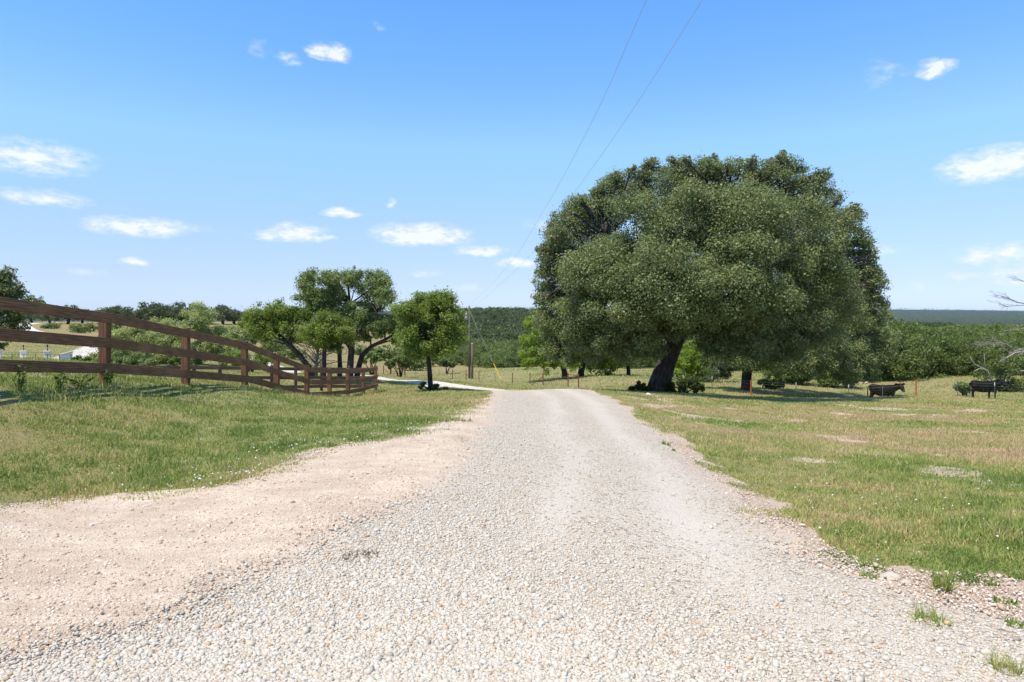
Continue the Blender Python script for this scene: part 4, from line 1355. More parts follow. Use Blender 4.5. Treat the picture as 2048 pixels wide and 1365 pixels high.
shrub('dark bush crowding the right side of the big oak trunk', 1365, 41.5, [(1350, 772, 20, 0), (1375, 768, 22, 0), (1395, 776, 14, 0), (1335, 780, 14, 0)], M['shade_weed'], 9000, .10, 121)
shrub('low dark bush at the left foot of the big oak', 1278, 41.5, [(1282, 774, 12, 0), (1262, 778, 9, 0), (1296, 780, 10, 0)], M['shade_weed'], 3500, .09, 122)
shrub('bright lime shrub filling the gap right of the oak trunk', 1375, 62, [(1365, 735, 26, 0), (1385, 715, 26, 0), (1350, 755, 18, 0), (1395, 745, 22, 0), (1385, 690, 18, 0)], M['lime_leaf'], 7000, .17, 123)
SH = [('grey green bush in the shade between the two oak trunks', 1425, 74, [(1420, 745, 24, 0), (1445, 735, 24, 0), (1405, 755, 16, 0)], 'far_leaf'),
      ('round bush right of the second oak trunk', 1555, 74, [(1550, 750, 20, 0), (1570, 745, 18, 0)], 'oak_leaf2'),
      ('broad dense bush under the low limbs of the second oak', 1600, 72, [(1590, 745, 24, 0), (1625, 738, 28, 0), (1605, 758, 18, 0), (1580, 760, 14, 0)], 'wood_leaf'),
      ('bright topped bush standing at the near edge of the woodland', 1668, 70, [(1660, 745, 26, 0), (1690, 738, 28, 0), (1650, 762, 16, 0), (1700, 758, 18, 0)], 'bright_leaf'),
      ('sunlit bush behind the head of the cow with the ear tag', 2020, 60, [(2010, 750, 26, 0), (1980, 745, 24, 0), (2045, 755, 26, 0), (1962, 758, 16, 0), (2075, 745, 30, 0), (2000, 778, 18, 0), (2025, 780, 20, 0), (2050, 782, 20, 0), (1975, 772, 14, 0)], 'wood_leaf'),
      ('small grey green bush just behind the rump of the tagged cow', 1925, 57, [(1925, 775, 11, 0), (1932, 780, 9, 0)], 'oak_leaf2'),
      ('low yellow green bush growing behind the orange fence post', 1530, 64, [(1528, 768, 10, 0), (1545, 770, 12, 0), (1560, 766, 10, 0)], 'weed_leaf')]
for i, (lab, px, d, rows, lf) in enumerate(SH):
    shrub(lab, px, d, [(a, c, q * 1.18, e) for a, c, q, e in rows], M[lf], 11000, .15, 130 + i)
MQ = [('wide pale mesquite below the ridge between the second and third posts', 455, 82, [(450, 672, 28, 0), (475, 690, 26, 0), (430, 690, 26, 0), (455, 710, 26, 0), (480, 712, 20, 0)], 'mesquite_leaf'),
      ('low spreading pale mesquite left of the second fence post', 290, 84, [(285, 668, 24, 0), (310, 680, 24, 0), (262, 682, 22, 0), (300, 700, 22, 0)], 'mesquite_leaf'),
      ('feathery pale mesquite behind the first tall fence post', 250, 62, [(250, 676, 41, 0), (215, 691, 36, 0), (290, 686, 39, 0), (240, 711, 29, 0), (280, 716, 29, 0), (200, 716, 26, 0)], 'mesquite_leaf'),
      ('feathery pale mesquite showing above the fence between two posts', 330, 66, [(330, 661, 36, 0), (355, 686, 39, 0), (310, 696, 36, 0), (340, 711, 31, 0), (300, 721, 24, 0)], 'mesquite_leaf'),
      ('tall light green mesquite rising behind the second fence post', 400, 70, [(400, 636, 34, 0), (425, 661, 36, 0), (385, 666, 36, 0), (410, 691, 36, 0), (440, 696, 31, 0), (390, 711, 26, 0)], 'mesquite_leaf'),
      ('dark rounded bush low between the first two fence posts', 235, 55, [(235, 722, 24, 0), (270, 725, 24, 0), (300, 728, 18, 0)], 'oak_leaf2'),
      ('leafy bush crossing the back rail behind the second post', 345, 36, [(340, 742, 13, 0), (348, 728, 10, 0), (333, 748, 10, 0), (352, 745, 9, 0)], 'weed_leaf'),
      ('sprawling bright bush at the end of the back rail', 165, 26, [(165, 725, 17, 0), (150, 738, 14, 0), (185, 735, 15, 0), (205, 742, 12, 0)], 'weed_leaf'),
      ('low green bush behind the third fence post', 500, 58, [(480, 715, 22, 0), (515, 720, 22, 0), (540, 725, 16, 0), (455, 722, 18, 0)], 'bright_leaf'),
      ('dark grey green bush on the slope behind the leaning oak', 465, 110, [(465, 690, 24, 0), (490, 685, 22, 0), (440, 698, 16, 0)], 'far_leaf'),
      ('low bush under the bent oak stem beyond the road', 745, 76, [(740, 715, 14, 0), (760, 712, 16, 0), (725, 722, 10, 0)], 'oak_leaf2'),
      ('dark bush between the bent oak and the small round oak', 800, 98, [(795, 725, 14, 0), (812, 722, 14, 0), (780, 728, 10, 0)], 'wood_leaf'),
      ('dark bush right of the small round oak trunk', 893, 112, [(890, 725, 10, 0), (905, 728, 9, 0)], 'wood_leaf')]
for i, (lab, px, d, rows, lf) in enumerate(MQ):
    ms = lf == 'mesquite_leaf'
    shrub(lab, px, d, rows, M[lf], 17000 if ms else 5500, max(.07, .0026 * d), 150 + i, 'mesquite' if ms else 'shrub', 'mesquite' if ms else 'shrub', tint=.45, fill=.6 if ms else .5)

# ---- oak at the left edge of the photograph
D = 30
b = at(-30, D)
rows = [(-10, 590, 50, 0), (20, 570, 34, 0), (-50, 570, 60, 0), (30, 615, 32, 0), (60, 605, 16, 0), (-20, 640, 50, 0), (25, 655, 28, 0), (-90, 620, 60, 0), (18, 545, 16, 0), (78, 600, 10, 0), (-60, 660, 40, 0), (5, 685, 20, 0)]
tk1 = px_path(b, D, [(-30, 765, 0), (-30, 720, 0), (-28, 680, 0), (-30, 640, 0), (-30, 600, 0)])
tree('live_oak', 'dark leafy oak reaching in above the top rail of the fence', 'tree', b, px_lobes(b, D, rows), [(tk1, [.26, .22, .2, .16, .08])], M['oak_leaf'], M['bark_dark'], 24000, .11, 170, 14, .5)

# ---- copies of a few grown trees for the ridge, the slope and the wood edge
def proto(name, seed, w, h, leaf, n, ls, trunk=True, lobes=9):
    r = np.random.default_rng(seed)
    L = []
    for k in range(lobes):
        a = 2 * math.pi * k / lobes + r.uniform(-.3, .3)
        q = r.uniform(.25, .62) if k else 0
        L.append((math.cos(a) * w * q, math.sin(a) * w * q, h * (r.uniform(.34, .70) if k else .78), w * r.uniform(.30, .44), w * r.uniform(.30, .44), h * r.uniform(.20, .28)))
    if not trunk:
        L += [(x * 1.15, y * 1.15, h * .24, rx * 1.1, ry * 1.1, h * .26) for x, y, z, rx, ry, rz in L] + [(0, 0, h * .3, w * .4, w * .4, h * .3)]
    tk = [([(0, 0, -.5), (.05 * w, 0, h * .2), (.02 * w, .03 * w, h * .42), (0, 0, h * .6)], [.065 * w, .05 * w, .038 * w, .02 * w])]
    return tree(name, None, None, Vector((0, 0, 0)), L, tk, leaf, M['bark_dark'], n, ls, seed, 11, .5, False, limb_r=.2)


def place(p, first, loc, s, rz, label, cat, group, sz=None):
    o = p if first else copy_tree(p)
    o.location = loc
    o.rotation_euler = (0, 0, rz)
    o.scale = (s, s, sz or s)
    for k in ('label', 'category', 'group'):
        if k in o.keys():
            del o[k]
    return tag(o, label, cat, group)


ridge_p = [proto('ridge_oak', 201 + k, 8.2, 5.6, M['far_leaf'], 3200, .5) for k in range(3)]
ORD = ['first', 'second', 'third', 'fourth', 'fifth', 'sixth', 'seventh', 'eighth', 'ninth', 'tenth', 'eleventh', 'twelfth', 'thirteenth', 'fourteenth', 'fifteenth', 'sixteenth', 'seventeenth', 'eighteenth', 'nineteenth', 'twentieth', 'twenty-first', 'twenty-second', 'twenty-third', 'twenty-fourth']
RIDGE = [(100, 262, 1.0), (135, 250, 1.15), (165, 270, .95), (205, 275, 1.25), (232, 282, 1.2), (255, 290, 1.0), (278, 292, .95), (297, 262, 1.45), (322, 275, 1.3), (338, 282, 1.35), (366, 285, 1.5), (385, 290, 1.3), (412, 280, 1.2), (446, 275, 1.3), (470, 280, 1.05), (492, 286, .95), (515, 280, 1.0), (540, 276, .9), (-40, 270, 1.3), (30, 270, 1.1), (65, 268, 1.0)]
used = set()
for i, (px, d, s) in enumerate(sorted(RIDGE)):
    k = (i * 7 + 1) % 3
    side = 'counting along the skyline from the tree above the fence rail'
    place(ridge_p[k], k not in used, at(px, d), s, i * 1.7, f'dark round oak on the far ridge, {ORD[i]} along the skyline from the track end', 'tree', 'oaks along the far ridge', s * (.9 + .2 * ((i * 5) % 3) / 2))
    used.add(k)

slope_p = [proto('slope_bush', 211 + k, 3.0, 2.4, M['wood_leaf'], 700, .42, False) for k in range(2)]
SLOPE = [(108, 205, .9), (96, 205, .7), (150, 200, .8), (162, 175, 1.0), (188, 190, 1.1), (236, 185, 1.6), (225, 170, .8), (420, 170, 1.2), (445, 200, 1.3), (468, 160, 1.5), (500, 165, 1.2), (560, 150, 1.4), (590, 190, 1.2), (745, 190, 1.2), (770, 160, 1.5), (720, 170, 1.1), (800, 175, 1.6), (840, 150, 1.7), (865, 165, 1.4), (590, 120, 1.0), (545, 130, 1.2), (830, 132, 1.3)]
used = set()
for i, (px, d, s) in enumerate(sorted(SLOPE)):
    k = i % 2
    place(slope_p[k], k not in used, at(px, d), s, i * 2.1, f'dark green bush dotting the dry slope, {ORD[i]} counting from the hillside track', 'shrub', 'bushes dotting the far slope')
    used.add(k)

wood_p = [proto('woodland_oak', 221 + k, 5.4, 5.4, [M['wood_leaf'], M['wood_leaf'], M['bright_leaf'], M['oak_leaf2']][k], 11000, .23, False, 11) for k in range(4)]
r = np.random.default_rng(230)
WOOD = []
for d, x0, x1, st in ((78, 1700, 2140, 70), (84, 1640, 2160, 62), (93, 1600, 2160, 58), (104, 1560, 2160, 52), (118, 1540, 2160, 48)):
    px = x0 + r.uniform(0, 30)
    while px < x1:
        WOOD.append((px, d + r.uniform(-2.5, 2.5), r.uniform(.78, 1.12) * (.92 if d < 80 else 1.05)))
        px += st * r.uniform(.8, 1.2)
used = set()
ROWN = {78: 'front', 84: 'second', 93: 'third', 104: 'fourth', 118: 'fifth'}
cnt = {}
for i, (px, d, s) in enumerate(WOOD):
    row = min(ROWN, key=lambda q: abs(q - d))
    cnt[row] = cnt.get(row, -1) + 1
    k = int(r.integers(0, 4)) if r.uniform() > .12 else 2
    k = k if k != 2 or r.uniform() < .35 else 0
    lab = f'woodland tree in the {ROWN[row]} row behind the cows, {ORD[cnt[row]]} counting from the big oak'
    place(wood_p[k], k not in used, at(px, d), s, r.uniform(0, 6.28), lab, 'tree', 'trees of the wood behind the cattle', s * r.uniform(.85, 1.15))
    used.add(k)
MID = [(960, 150, .9, 1), (985, 140, 1.0, 0), (1010, 135, 1.0, 3), (1035, 140, 1.1, 0), (1000, 165, 1.2, 3), (1050, 160, 1.2, 0), (970, 190, 1.2, 1), (1090, 150, 1.2, 0), (925, 160, .8, 1), (905, 175, .9, 3), (880, 190, .9, 0), (1130, 140, 1.1, 0), (1180, 130, 1.1, 1), (1240, 135, 1.2, 3), (1300, 140, 1.2, 0), (1360, 130, 1.2, 1), (1420, 125, 1.1, 3), (1470, 120, 1.0, 0), (1520, 118, 1.0, 1)]
for i, (px, d, s, k) in enumerate(sorted(MID)):
    place(wood_p[k], k not in used, at(px, d), s, i * 1.3, f'dark bushy tree below the wooded hill, {ORD[i]} from the utility pole side', 'tree', 'bushy trees below the wooded hill')
    used.add(k)

# ---- the far woods, one mass: hill beyond the pole and the plain behind the cattle
def far_woods(name, label, n, dr, pxr, leaf, seed, size, per, keep=None, sq=.62, ls=.28):
    r = np.random.default_rng(seed)
    d = np.exp(r.uniform(math.log(dr[0]), math.log(dr[1]), n))
    px = r.uniform(pxr[0], pxr[1], n)
    if keep is not None:
        k = keep(px, d, r)
        d, px = d[k], px[k]
    x = (px - CX) * d / F
    z = ground(x, d)
    n = len(d)
    R = r.uniform(.75, 1.3, n) * size * (1 + d / 1500)
    i = np.repeat(np.arange(n), per)
    dd = r.normal(size=(len(i), 3))
    dd /= np.linalg.norm(dd, axis=1)[:, None]
    dd[:, 2] = np.abs(dd[:, 2]) - .25
    P = np.stack([x, d, z + R * .8], 1)[i] + dd * (R[i] * r.uniform(.55, 1.05, len(i)))[:, None] * (1, 1, sq * 1.5)
    N = dd + (0, 0, .5) + r.normal(size=dd.shape) * .4
    V, Fc = leaf_cards(P, N, R[i] * ls * r.uniform(.7, 1.3, len(i)), r, .8)
    tn = np.clip(.45 + np.repeat(r.normal(0, .2, n), per) + r.normal(0, .12, len(i)), 0, 1)
    ob = mesh_np(name, V, Fc, leaf, attrs={'tint': tn})
    return tag(ob, label, 'woodland', kind='stuff')


far_woods('hill_woodland', 'dense evergreen woodland covering the hill beyond the utility pole', 5200, (300, 820), (820, 1900), M['hill_leaf'], 301, 3.2, 95, lambda px, d, r: (d > 330 + (vnoise(px, d, .01, 4, 2) - .5) * 80))
far_woods('plain_woodland', 'unbroken wood stretching from the cattle pasture to the blue ridge', 6000, (120, 900), (1540, 2250), M['wood_leaf'], 302, 2.7, 70)
far_woods('grey_brush', 'bare grey brush on the lower slope of the wooded hill', 700, (230, 420), (890, 1250), M['dead_twig'], 303, 1.8, 40, lambda px, d, r: (vnoise(px * .02, d * .03, 1, 6, 2) > .45) & (r.uniform(0, 1, len(px)) < .5))
far_woods('valley_woodland', 'scrubby wood along the valley foot before the hill', 700, (210, 330), (850, 1500), M['hill_leaf'], 304, 2.2, 90)
far_woods('ridge_woodland', 'blue wooded ridge along the horizon behind the cattle pasture', 7000, (3200, 7600), (1450, 2350), M['wood_leaf'], 305, 1.9, 16)
# ---------------------------------------------------------------- cattle
def cow(label, px, d, s, rz, head_turn, tagged=False, grazing=False):
    """standing beef cow, body along +x, head at +x; one continuous hide grown by remeshing the muscle volumes"""
    b = at(px, d)
    root = thing('cow', label, 'cow', tuple(b), rz, 'black cattle behind the wire fence')
    root.scale = (s, s * 1.05, s * .96)
    mb = MB()

    def blob(c, rx, ry, rz_, n=10):
        pts, rad = [], []
        for i in range(n + 1):
            a = math.pi * i / n
            pts.append((c[0] - rx * math.cos(a), c[1], c[2]))
            rad.append(max(.004, math.sin(a)))
        k0 = len(mb.v)
        mb.tube(pts, rad, 14)
        for j in range(k0, len(mb.v)):
            v = mb.v[j]
            mb.v[j] = np.array((v[0], c[1] + (v[1] - c[1]) * ry, c[2] + (v[2] - c[2]) * rz_))
    # trunk: deep chest, barrel, narrow flank, square rump
    mb.tube([(-.78, 0, 1.08), (-.72, 0, 1.06), (-.50, 0, 1.03), (-.2, 0, .94), (.15, 0, .92), (.45, 0, .95), (.66, 0, 1.0), (.78, 0, 1.02)], [.10, .21, .29, .34, .35, .33, .27, .16], 16)
    blob((-.55, 0, 1.08), .26, .27, .25)
    blob((.50, 0, .92), .27, .25, .37)
    blob((.62, 0, .78), .18, .17, .20)
    blob((-.02, 0, .86), .62, .37, .38)
    blob((.02, 0, .72), .42, .26, .22)
    # hind legs: stifle forward, hock back, upright shank
    for sy, st in ((.15, .08), (-.15, -.10)):
        mb.tube([(-.60, sy, 1.02), (-.52 + st, sy * 1.1, .76), (-.62 + st, sy, .52), (-.66 + st, sy, .44), (-.62 + st, sy, .16), (-.60 + st, sy, .10)], [.20, .16, .085, .068, .052, .062], 10)
        mb.tube([(-.60 + st, sy, .12), (-.575 + st, sy, .0)], [.056, .066], 10)
    for sy, st in ((.15, -.10), (-.15, .10)):
        mb.tube([(.50, sy, .92), (.50 + st, sy, .66), (.52 + st, sy, .42), (.51 + st, sy, .36), (.51 + st, sy, .14), (.52 + st, sy, .10)], [.17, .115, .066, .06, .048, .058], 10)
        mb.tube([(.52 + st, sy, .12), (.535 + st, sy, .0)], [.053, .063], 10)
    # neck and head
    ht = math.radians(head_turn)
    hc = np.array((1.04, 0, 1.20))
    f = np.array((math.cos(ht), math.sin(ht), 0))
    hc = hc + f * .05
    mb.tube([(.58, 0, 1.02), (.78, 0, 1.09), tuple(hc)], [.30, .235, .17], 12)
    hp = [hc - f * .10 + (0, 0, .09), hc + f * .03 + (0, 0, .07), hc + f * .18 - (0, 0, .06), hc + f * .32 - (0, 0, .21), hc + f * .38 - (0, 0, .28)]
    mb.tube(hp, [.14, .18, .16, .12, .10], 12)
    blob(tuple(hc + (0, 0, .11)), .10, .09, .07)
    body = mb.build('body', M['hide'], root)
    rm = body.modifiers.new('remesh', 'REMESH')
    rm.mode, rm.voxel_size, rm.use_smooth_shade = 'VOXEL', .026, True
    sm = body.modifiers.new('smooth', 'SMOOTH')
    sm.factor, sm.iterations = .5, 4
    side = np.array((-f[1], f[0], 0))
    for q in (1, -1):
        e0 = hc + side * q * .12 + (0, 0, .12)
        pts = [e0, e0 + side * q * .09 + (0, 0, .03), e0 + side * q * .18 + (0, 0, .045), e0 + side * q * .27 + (0, 0, .04)]
        ear = MB().tube(pts, [.04, .085, .075, .015], 8)
        for j, v in enumerate(ear.v):
            ear.v[j] = v - f * np.dot(v - e0, f) * .65
        ear = ear.build('ear', M['hide'], root, True)
        if tagged and q == (1 if math.sin(ht) < 0 else -1):
            c = pts[2] + f * .035
            MB().bar(c + (0, 0, .02), c - (0, 0, .09), .075, .012, up=tuple(f)).build('ear_tag', M['yellow_tag'], ear)
        ey = hc + side * q * .128 + f * .10 + (0, 0, .02)
        MB().tube([ey - side * q * .02, ey, ey + side * q * .012], [.02, .02, .006], 8).build('eye', M['eye'], root, True)
    mz = hp[-1] + f * .03
    MB().tube([mz - f * .02, mz + f * .025, mz + f * .045], [.088, .076, .02], 12).build('muzzle', M['horn_skin'], root, True)
    MB().tube([(-.80, 0, 1.16), (-.87, 0, 1.08), (-.89, 0, .85), (-.88, 0, .55), (-.88, 0, .42)], [.035, .03, .022, .05, .012], 8).build('tail', M['hide'], root, True)
    return root


M['yellow_tag'] = plain('ear_tag_plastic', (.80, .72, .42), .5, .04)
M['eye'] = plain('dark_eye', (.008, .007, .006), .15, .05, spec=.6)
cow('black cow turning its face to the camera beside the oak shade', 1764, 55.6, 1.22, math.radians(-14), -72)
cow('larger black cow with a pale yellow ear tag behind a white tipped post', 1967, 52.4, 1.16, math.radians(-8), -70, True)

# ---------------------------------------------------------------- stone gateway on the far left
pil = []
for i, (px, d, lab) in enumerate(((-2, 74, 'white stone gate pillar cut by the photo edge under the oak'), (47, 70, 'white stone gate pillar with a lantern half hidden by a green bush'), (95, 63, 'white stone gate pillar with a lantern beside the stone wing wall'))):
    b = at(px, d)
    o = thing('gate_pillar', lab, 'pillar', tuple(b), .5, 'stone pillars of the gateway')
    MB().bar((0, 0, -.3), (0, 0, 1.05), .50, .50, up=(0, 1, 0)).build('shaft', M['limestone'], o)
    MB().bar((0, 0, 1.052), (0, 0, 1.15), .60, .60, up=(0, 1, 0)).build('cap', M['limestone'], o)
    if i:
        l = MB().tube([(0, 0, 1.15), (0, 0, 1.55)], .035, 8)
        l = l.build('lamp_post', M['black_iron'], o)
        MB().bar((0, 0, 1.552), (0, 0, 1.72), .13, .13, up=(0, 1, 0)).build('lantern', M['black_iron'], l)
b = at(128, 58)
wl_ = thing('wing_wall', 'low sloping white stone wing wall behind the wooden fence rails', 'wall', tuple(b), .55)
bm = bmesh.new()
prof = [(-.35, 0, -.4), (.62, 0, -.4), (.62, 0, 1.12), (-.35, 0, .82)]
v0 = [bm.verts.new((x, -.2, z)) for x, y, z in prof]
v1 = [bm.verts.new((x, .2, z)) for x, y, z in prof]
bm.faces.new(v0)
bm.faces.new(v1[::-1])
for i in range(4):
    bm.faces.new((v0[i], v1[i], v1[(i + 1) % 4], v0[(i + 1) % 4]))
bmesh.ops.recalc_face_normals(bm, faces=bm.faces)
bmesh.ops.bevel(bm, geom=bm.edges[:], offset=.02, segments=2, affect='EDGES')
me = bpy.data.meshes.new('stonework')
bm.to_mesh(me)
bm.free()
me.materials.append(M['limestone'])
ob = bpy.data.objects.new('stonework', me)
COL.objects.link(ob)
ob.parent = wl_
cp = MB().bar((-.40, 0, .840), (.67, 0, 1.171), .5, .07)
cp.build('coping', M['limestone'], wl_)
# thin dark wire fence between the gateway and the pen
fp = [(px2w(p, 0, d)[0], d) for p, d in ((-40, 56), (-8, 55), (24, 54), (48, 53.3), (71, 52.6), (95, 52), (119, 51.4), (142, 50.8))]
wf = thing('wire_fence', 'thin black post and wire fence in front of the stone gateway', 'fence', (fp[0][0], fp[0][1], float(ground(*fp[0]))))
R_ = rel(wf)
for x, y in fp:
    g = float(ground(x, y))
    MB().tube([R_((x, y, g - .2)), R_((x, y, g + 1.0))], .02, 6).build('post', M['black_iron'], wf)
w = MB()
for h in (.95, .7, .45, .2):
    for (x0, y0), (x1, y1) in zip(fp[:-1], fp[1:]):
        w.tube([R_((x0, y0, float(ground(x0, y0)) + h)), R_((x1, y1, float(ground(x1, y1)) + h))], .009, 4, False)
w.build('wire', M['black_iron'], wf)

# small pale building glimpsed among the ridge oaks
b = at(268, 300)
hs = thing('farm_building', 'small pale farm building showing between oaks on the far ridge', 'building', tuple(b), .2)
MB().bar((-4.5, 0, 1.2), (4.5, 0, 1.2), 6, 4.4).build('wall', M['siding'], hs)
rb = MB()
for sgn in (-1, 1):
    rb.bar((-5, sgn * 1.65, 4.1), (5, sgn * 1.65, 4.1), 3.7, .12, up=(0, sgn * .42, .9))
rb.build('roof', M['roof'], hs)
for x in (-2.5, 0, 2.5):
    MB().bar((x - .5, -3.02, 2.0), (x + .5, -3.02, 2.0), .06, 1.2).build('window', M['glass'], hs)

# ---------------------------------------------------------------- dead tree reaching in from the right
b = at(2112, 60)
dt = thing('dead_tree', 'bare grey dead tree reaching its branches in from the photo edge', 'dead tree', tuple(b))
r = np.random.default_rng(401)
mb = MB()
PP = lambda px, py, do=0.0: np.array(px2w(px, py, 60 + do)) - np.array(b)
mb.tube([PP(2112, 785), PP(2108, 740), PP(2104, 700), PP(2098, 640), PP(2090, 600)], [.30, .26, .22, .15, .08], 8)


def branch(pts, r0, r1, twig=10, spread=22, up=.5):
    P3 = [PP(*p) for p in pts]
    mb.tube(P3, list(np.linspace(r0, r1, len(P3))), 6)
    sc_ = 60 / F
    for k in range(twig):
        t_ = r.uniform(.25, 1.0) * (len(P3) - 1)
        i = min(int(t_), len(P3) - 2)
        a = P3[i] + (P3[i + 1] - P3[i]) * (t_ - i)
        dirn = P3[i + 1] - P3[i]
        dirn = dirn / np.linalg.norm(dirn)
        e = a + dirn * spread * sc_ * r.uniform(.5, 1.0) + np.array((r.normal(0, .3), r.normal(0, .4), r.normal(.12 * up, .35))) * spread * sc_ * .8
        q = limb(mb, a, e, max(.012, r1 * .9), .007, r, .05, 5, 4, .08)
        for j in range(2):
            limb(mb, q[2 + j], q[2 + j] + dirn * spread * sc_ * .35 + r.normal(0, .16, 3), .010, .006, r, .03, 3, 3, .06)


branch([(2100, 690), (2060, 702), (2030, 706), (2010, 718), (2000, 722)], .11, .035, 9, 22)
branch([(2060, 702), (2040, 698), (2020, 708), (2002, 690)], .05, .018, 7, 20)
branch([(2030, 706), (2015, 690), (2000, 685), (1985, 690), (1970, 688)], .04, .012, 26, 22)
branch([(2104, 712), (2060, 740), (2034, 744), (2020, 742), (2002, 747)], .09, .02, 4, 16)
branch([(2095, 630), (2060, 610), (2035, 605), (2015, 596), (2000, 592), (1985, 590)], .07, .012, 16, 24)
branch([(2060, 610), (2030, 612), (2012, 614), (1998, 606)], .04, .012, 10, 20)
branch([(2092, 610), (2060, 568), (2040, 560), (2030, 558)], .05, .012, 6, 18)
branch([(2098, 655), (2060, 655), (2040, 658), (2020, 662)], .06, .014, 12, 20)
mb.build('branches', M['dead_wood'], dt, True)
# fallen limb in front of the sunlit bush
b2 = at(1962, 56)
fb = thing('dead_limb', 'pale fallen limb with a raised fork beside the woodland bushes', 'dead branch', tuple(b2))
mb = MB()
PP = lambda px, py, do=0.0: np.array(px2w(px, py, 56 + do)) - np.array(b2)
mb.tube([PP(1985, 768), PP(1975, 742), PP(1962, 735), PP(1950, 730), PP(1943, 720), PP(1940, 713)], [.06, .055, .05, .045, .035, .02], 6)
mb.tube([PP(1975, 742), PP(1960, 737), PP(1950, 742), PP(1946, 745)], [.05, .045, .03, .015], 6)
mb.tube([PP(1970, 740), PP(1969, 722), PP(1968, 706)], [.03, .025, .012], 5)
mb.build('branches', M['dead_wood'], fb, True)

# ---------------------------------------------------------------- small things on the ground
M['slab'] = plain('dusty_limestone', (.50, .43, .35), .95, .25, 25, bump=.6)


def rock(name, label, px, py, w, mat, seed, group=None, flat=.5):
    p = hit(px, py)
    bm = bmesh.new()
    bmesh.ops.create_icosphere(bm, subdivisions=3, radius=.5)
    r = np.random.default_rng(seed)
    ph = r.uniform(0, 6.28, 9)
    for v in bm.verts:
        c = v.co
        k = 1 + .13 * math.sin(5 * c.x + ph[0]) * math.sin(6 * c.y + ph[1]) + .10 * math.sin(9 * c.z + ph[2] + 4 * c.x) + .05 * math.sin(17 * c.x + ph[3]) * math.sin(15 * c.y + ph[4])
        v.co = Vector((c.x * k * w, c.y * k * w * .75, max(c.z, -.2) * k * w * flat))
    me = bpy.data.meshes.new(name)
    bm.to_mesh(me)
    bm.free()
    me.materials.append(mat)
    me.polygons.foreach_set('use_smooth', np.ones(len(me.polygons), bool))
    o = bpy.data.objects.new(name, me)
    COL.objects.link(o)
    o.location = (p.x, p.y, p.z + .012)
    o.rotation_euler = (0, 0, r.uniform(0, 6))
    return tag(o, label, 'rock', group)


rock('flat_rock', 'flat white rock half buried in the dirt shoulder near the bottom', 200, 1125, .07, M['slab'], 1, None, .25)
rock('flat_rock', 'flat white rock in the dirt closest to the grass bank', 295, 1015, .09, M['slab'], 2, None, .22)
rock('flat_rock', 'pale slab of rock lying in the dirt below the clover', 640, 996, .08, M['slab'], 3, None, .25)
rock('flat_rock', 'pale flat rock in the dirt beside the reddish pebbles', 195, 1050, .09, M['slab'], 4, None, .22)
rock('field_stone', 'pale limestone lump resting against the lush grass edge', 1782, 1160, .13, M['slab'], 5, None, .45)
rock('field_stone', 'smaller pale stone right of the limestone lump', 1812, 1170, .08, M['slab'], 6, None, .5)
rock('field_stone', 'pale stone lying in a bare patch of the dry grass', 1880, 915, .2, M['slab'], 7, None, .35)
for i, (dx, dy, s, mt, lab) in enumerate(((0, 0, .36, 'pink_rock', 'pinkish rubble stone at the foot of the big oak, largest of the heap'), (12, 4, .28, 'pink_rock', 'pinkish rubble stone nearest the oak trunk in the heap'), (-12, 3, .26, 'pink_rock', 'pinkish rubble stone farthest from the trunk in the heap'), (5, 8, .24, 'rock', 'pale rubble stone at the front of the heap by the oak'))):
    rock('rubble_stone', lab, 1292 + dx, 783 + dy, s, M[mt], 10 + i, 'rubble heap at the oak foot', .7)
for i, (px, py, s, lab) in enumerate(((1718, 768, .8, 'pale boulder at the wood edge, largest of three behind the cow'), (1733, 767, .6, 'pale boulder at the wood edge nearest the black cow'), (1706, 769, .5, 'small pale boulder at the wood edge nearest the second oak'))):
    rock('boulder', lab, px, py, s, M['rock'], 20 + i, 'pale boulders at the wood edge', .5)


def tuft(name, label, px, py, n, h, spread, tint, seed, cat='grass tuft', w=.006, lean=.7, mat=None):
    p = hit(px, py)
    r = np.random.default_rng(seed)
    a = r.uniform(0, 6.283, n)
    q = spread * np.sqrt(r.uniform(0, 1, n))
    ob = blades(name, p.x + np.cos(a) * q, p.y + np.sin(a) * q, r.uniform(.4, 1, n) * h, np.full(n, w), np.clip(r.normal(tint, .14, n), 0, 1), lean, seed, lift=.015)
    if mat:
        ob.data.materials[0] = mat
    return tag(ob, label, cat)


tuft('dry_weed', 'dry dark weed sprawling alone on the white gravel', 1858, 1252, 170, .13, .07, .35, 501, 'weed', .005, 1.0)
tuft('grass_tuft', 'spiky pale green grass tuft at the gravel edge below the lush strip', 1882, 1182, 120, .17, .05, .42, 502, w=.007)
tuft('grass_tuft', 'dry grass tuft cut by the bottom edge of the photo', 2010, 1352, 130, .13, .06, .5, 503, w=.005)
tuft('grass_tuft', 'small bluish weed tuft at the edge of the gravel', 2035, 1262, 120, .07, .06, .12, 504, w=.009, lean=.9)
tuft('grass_tuft', 'small weed tuft growing in the pinkish gravel below the grass', 2010, 1212, 90, .06, .06, .18, 505, w=.008, lean=.9)
tuft('grass_tuft', 'low green weed beside the gravel halfway to the crest', 1333, 893, 80, .10, .08, .15, 506, w=.012, lean=.9)
tuft('grass_tuft', 'tiny green weed in the gravel just below the halfway weed', 1347, 905, 70, .06, .022, .15, 507, w=.012, lean=.9)
tuft('grass_tuft', 'thin grass tuft on the gravel beside the lush grass tongue', 1735, 1160, 120, .06, .045, .3, 508, w=.005)
tuft('leaf_litter', 'brown patch of dead grass lying on the white gravel', 720, 1122, 1100, .05, .12, .80, 509, 'debris', .006, 1.4, M['twig_brown'])
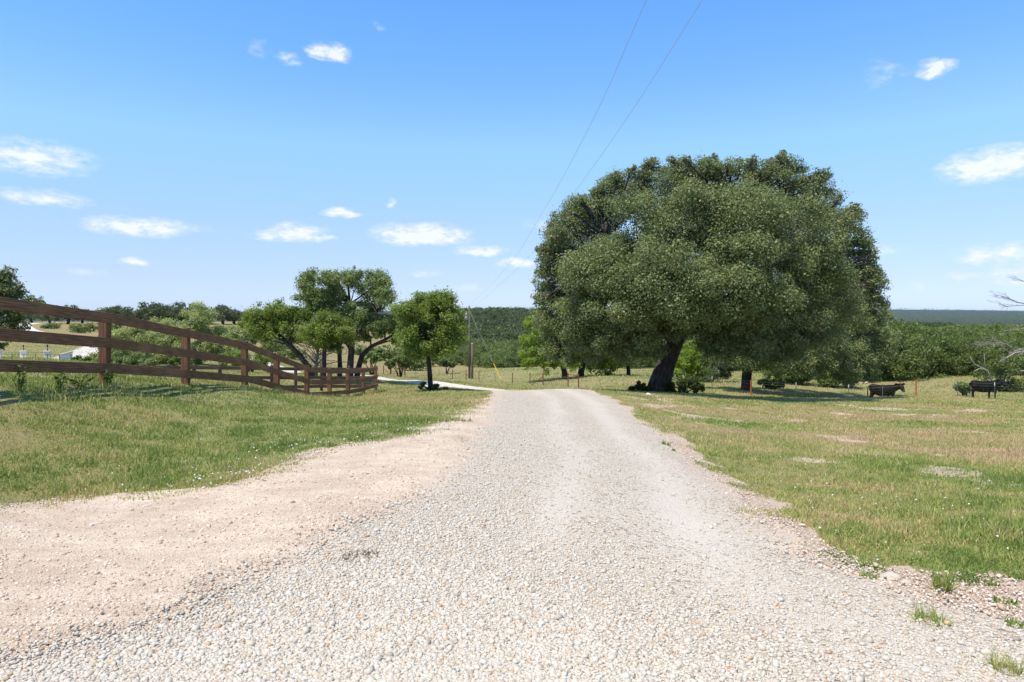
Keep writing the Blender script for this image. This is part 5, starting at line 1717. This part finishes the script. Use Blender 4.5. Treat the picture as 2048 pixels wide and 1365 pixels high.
for i, (px, py, h, lab) in enumerate(((216, 775, .34, 'tall leafy weed standing in front of the first fence post'), (120, 778, .30, 'leafy weed growing in front of the bottom fence rail'), (40, 782, .34, 'leafy weed at the photo edge below the bottom rail'), (160, 779, .28, 'spreading weed between the bottom rail and the first post'))):
    p = hit(px, py)
    rr = np.random.default_rng(520 + i)
    root = thing('weed', lab, 'weed', tuple(p), 0, 'weeds along the wooden fence')
    st, n = MB(), 70
    P, N = [], []
    for k in range(5):
        e = np.array((rr.normal(0, .10), rr.normal(0, .08), h * rr.uniform(.6, 1.05)))
        st.tube([(0, 0, -.03), e * .5 + (0, 0, .03), e], [.006, .005, .003], 5)
        for j in range(16):
            t_ = rr.uniform(.15, 1)
            a = rr.uniform(0, 6.28)
            P.append(e * t_ + np.array((math.cos(a), math.sin(a), .2)) * .035)
            N.append((math.cos(a) * .5, math.sin(a) * .5, 1))
    st.build('stem', M['weed_leaf'], root)
    V, Fc = leaf_cards(np.array(P), np.array(N), rr.uniform(.05, .10, len(P)), rr, .4)
    mesh_np('leaves', V, Fc, M['weed_leaf'], root, attrs={'tint': rr.uniform(.2, .9, len(P))})
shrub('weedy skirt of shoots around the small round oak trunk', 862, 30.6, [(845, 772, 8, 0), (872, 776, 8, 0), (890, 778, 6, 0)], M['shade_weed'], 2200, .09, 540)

# ---------------------------------------------------------------- air
bm = bmesh.new()
bmesh.ops.create_cube(bm, size=1.0)
me = bpy.data.meshes.new('haze')
bm.to_mesh(me)
bm.free()
hz = bpy.data.objects.new('haze', me)
COL.objects.link(hz)
zl, zh = float(_gZ.min()) - 1.0, max(float(_gZ.max()) + 12.0, 60.0)
hz.scale = (44000, 27000, zh - zl)
hz.location = (0, 0, (zl + zh) / 2)
m = bpy.data.materials.new('air')
m.use_nodes = True
m.node_tree.nodes.clear()
o_ = m.node_tree.nodes.new('ShaderNodeOutputMaterial')
pv = m.node_tree.nodes.new('ShaderNodeVolumePrincipled')
pv.inputs['Color'].default_value = (.60, .78, 1.0, 1)
pv.inputs['Density'].default_value = 3.6e-5
pv.inputs['Anisotropy'].default_value = 0.2
m.node_tree.links.new(pv.outputs[0], o_.inputs['Volume'])
me.materials.append(m)
tag(hz, kind='stuff')
